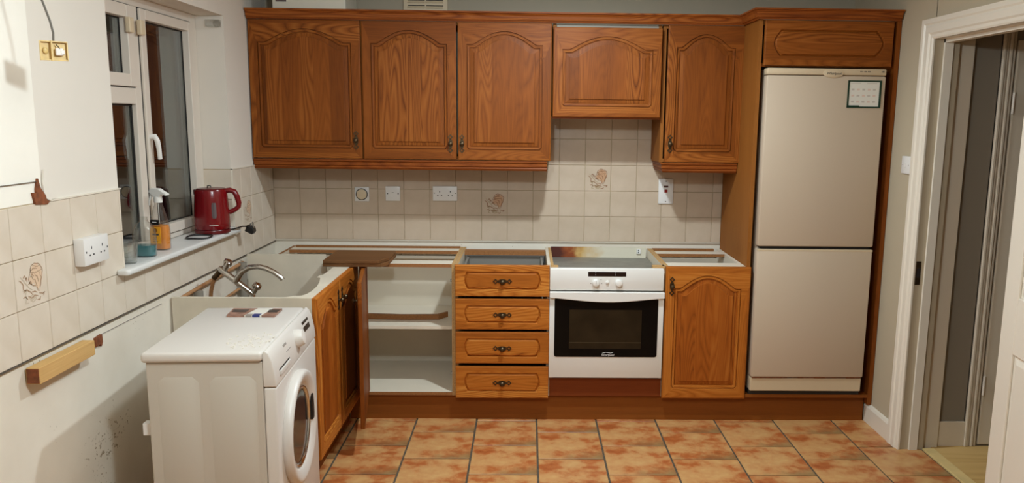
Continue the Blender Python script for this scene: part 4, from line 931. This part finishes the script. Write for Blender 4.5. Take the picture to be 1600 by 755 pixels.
o = tg.build('glass_tumbler', TUMBLER, None, (-0.020, -1.650, 1.052), smooth=30); tag(o, 'small cut-glass tumbler at the near end of the window sill', 'tumbler')

# ------------------------------------------------------------------ sockets and switches
def faceplate(name, label, cat, loc, w, h, rotz=0.0, group='electrical faceplates', t=0.010):
    tt = thing(name, label, cat, loc, rotz, group)
    MB().box(-w / 2, w / 2, -t, 0.0, -h / 2, h / 2).build('faceplate', PLATE, tt, bevel=0.002, smooth=40)
    return tt
def holes(tt, lst, t=0.010, mat=DARK, name='pin_hole'):
    for x, z, a, c in lst: B(name, mat, tt, x - a / 2, x + a / 2, -t - 0.0006, -t + 0.001, z - c / 2, z + c / 2)
def socket_holes(tt, cx, t=0.010): holes(tt, [(cx, 0.012, 0.004, 0.009), (cx - 0.011, -0.012, 0.0065, 0.005), (cx + 0.011, -0.012, 0.0065, 0.005)], t)
s1 = faceplate('double_socket', 'white unswitched double socket on the back wall tiles, third plate from the corner', 'socket', (1.002, 0.0, 1.170), 0.142, 0.086)
socket_holes(s1, -0.031); socket_holes(s1, 0.031); holes(s1, [(-0.062, 0.003, 0.005, 0.005), (0.062, 0.003, 0.005, 0.005)], name='screw')
s2 = faceplate('blanking_plate', 'plain white square outlet plate with two screws on the back wall tiles', 'outlet plate', (0.697, 0.0, 1.167), 0.085, 0.085)
holes(s2, [(-0.031, 0.0, 0.006, 0.006), (0.031, 0.0, 0.006, 0.006)], name='screw'); B('cable_outlet', INKG, s2, -0.006, 0.006, -0.0106, -0.009, 0.004, 0.008)
s3 = faceplate('round_outlet_box', 'square plate with round cream blank ringed in black, nearest the corner', 'outlet plate', (0.516, 0.0, 1.162), 0.084, 0.084)
MB().lathe([(0.0345, 0.0), (0.0345, -0.006), (0.032, -0.007)], 28, (0, -0.009, 0), 'y').build('black_ring', BLACK, s3, smooth=40)
MB().lathe([(0.030, 0.0), (0.030, -0.008), (0.022, -0.010)], 28, (0, -0.009, 0), 'y').build('round_blank', CREAM, s3, smooth=40)
s4 = faceplate('cooker_switch', 'tall white cooker switch with red rocker and neon on the back wall tiles', 'switch', (2.303, 0.0, 1.196), 0.086, 0.146)
holes(s4, [(0.0, 0.060, 0.006, 0.006), (0.0, -0.060, 0.006, 0.006)], name='screw'); B('neon_window', plain('dark_red_neon', rgb(70, 14, 14), 0.3), s4, -0.013, 0.013, -0.0112, -0.009, 0.024, 0.034); B('rocker', REDLT, s4, -0.009, 0.009, -0.0135, -0.009, -0.006, 0.011, 0.001)
s5 = faceplate('double_socket', 'white double socket in a surface box on the left wall tiles', 'socket', (0.0, -1.962, 1.158), 0.150, 0.090, PI / 2, t=0.034)
socket_holes(s5, -0.031, 0.034); socket_holes(s5, 0.035, 0.034); holes(s5, [(-0.063, 0.0, 0.005, 0.006), (0.066, 0.0, 0.005, 0.006)], 0.034, name='screw')
s6 = faceplate('light_switch', 'single white light switch on the right wall beside the doorway', 'switch', (XR, -0.772, 1.408), 0.086, 0.086, -PI / 2)
B('rocker', PLATE, s6, -0.006, 0.006, -0.0135, -0.009, -0.012, 0.012, 0.001); holes(s6, [(-0.03, 0, 0.004, 0.004), (0.03, 0, 0.004, 0.004)], mat=INKG, name='screw')

# ------------------------------------------------------------------ junction box on its cable
jb = thing('junction_box', 'yellowed open cable junction box dangling from a grey cable by the left wall', 'junction box', (0.18, -2.362, 1.780), math.radians(38))
jb.scale = (0.62, 0.80, 0.80)
b = MB().box(-0.050, 0.050, -0.004, 0.006, -0.030, 0.030).box(-0.050, 0.050, -0.016, -0.004, -0.033, -0.029).box(-0.050, 0.050, -0.016, -0.004, 0.029, 0.033).box(-0.053, -0.049, -0.016, 0.006, -0.033, 0.033).box(0.049, 0.053, -0.016, 0.006, -0.033, 0.033)
b.build('box_shell', YELJB, jb)
B('divider', YELJB, jb, -0.012, -0.006, -0.020, -0.004, -0.034, 0.034); MB().sphere((-0.032, -0.006, 0.0), 0.012, 10, 6, 0, (1, .5, 1)).build('screw_boss', YELJB, jb)
MB().box(0.004, 0.034, -0.020, -0.004, -0.016, 0.010).box(0.022, 0.040, -0.022, -0.006, -0.012, 0.004).build('terminal_strip', CONNW, jb, bevel=0.004)
MB().tube([(0.0, -0.01, 0.03), (0.002, -0.012, 0.06), (-0.006, -0.008, 0.10), (-0.022, 0.0, 0.15), (-0.04, 0.004, 0.20), (-0.055, 0.006, 0.30), (-0.055, 0.006, 0.64)], 0.0045, 8).build('cable', CABLE, jb, smooth=50)
MB().tube([(0.008, -0.014, 0.022), (0.016, -0.018, 0.014), (0.024, -0.018, 0.004)], 0.0018, 6).build('wire', DARK, jb)

# ------------------------------------------------------------------ batten, boiler, vent
o = MB().box(0.0, 0.040, -2.328, -2.030, 0.812, 0.862).box(0.0, 0.0395, -2.3295, -2.326, 0.813, 0.861, 1).build('wall_batten', [PINE_Y, BROWNT], bevel=0.0015)
tag(o, 'short pine batten fixed to the left wall below the tiles', 'batten')
b = MB().box(0.130, 0.516, -0.300, -0.03, 2.168, 2.40)
o = b.build('boiler_casing', plain('boiler_white', rgb(222, 216, 200), 0.4), bevel=0.004); tag(o, 'pale metal boiler casing sitting on top of the left wall cabinets', 'boiler')
o2 = MB().box(0.150, 0.205, -0.3025, -0.299, 2.206, 2.25).build('boiler_badge', GAUGE, o)
vt = thing('air_vent', 'cream louvred air vent on the wall above the double wall cabinet', 'vent', (0.900, G, 2.25))
B('vent_frame', CREAM, vt, -0.125, 0.125, -0.012, 0.0, -0.08, 0.08, 0.003)
for k in range(4):
    z = -0.045 + k * 0.03
    for x0, x1 in ((-0.10, -0.004), (0.004, 0.10)):
        MB().prism([(-0.012, z), (-0.020, z - 0.012), (-0.018, z - 0.014), (-0.010, z - 0.002)], 'x', x0, x1).build('louvre', CREAM, vt)
        B('slot', DARK, vt, x0, x1, -0.0125, -0.011, z - 0.004, z + 0.004)
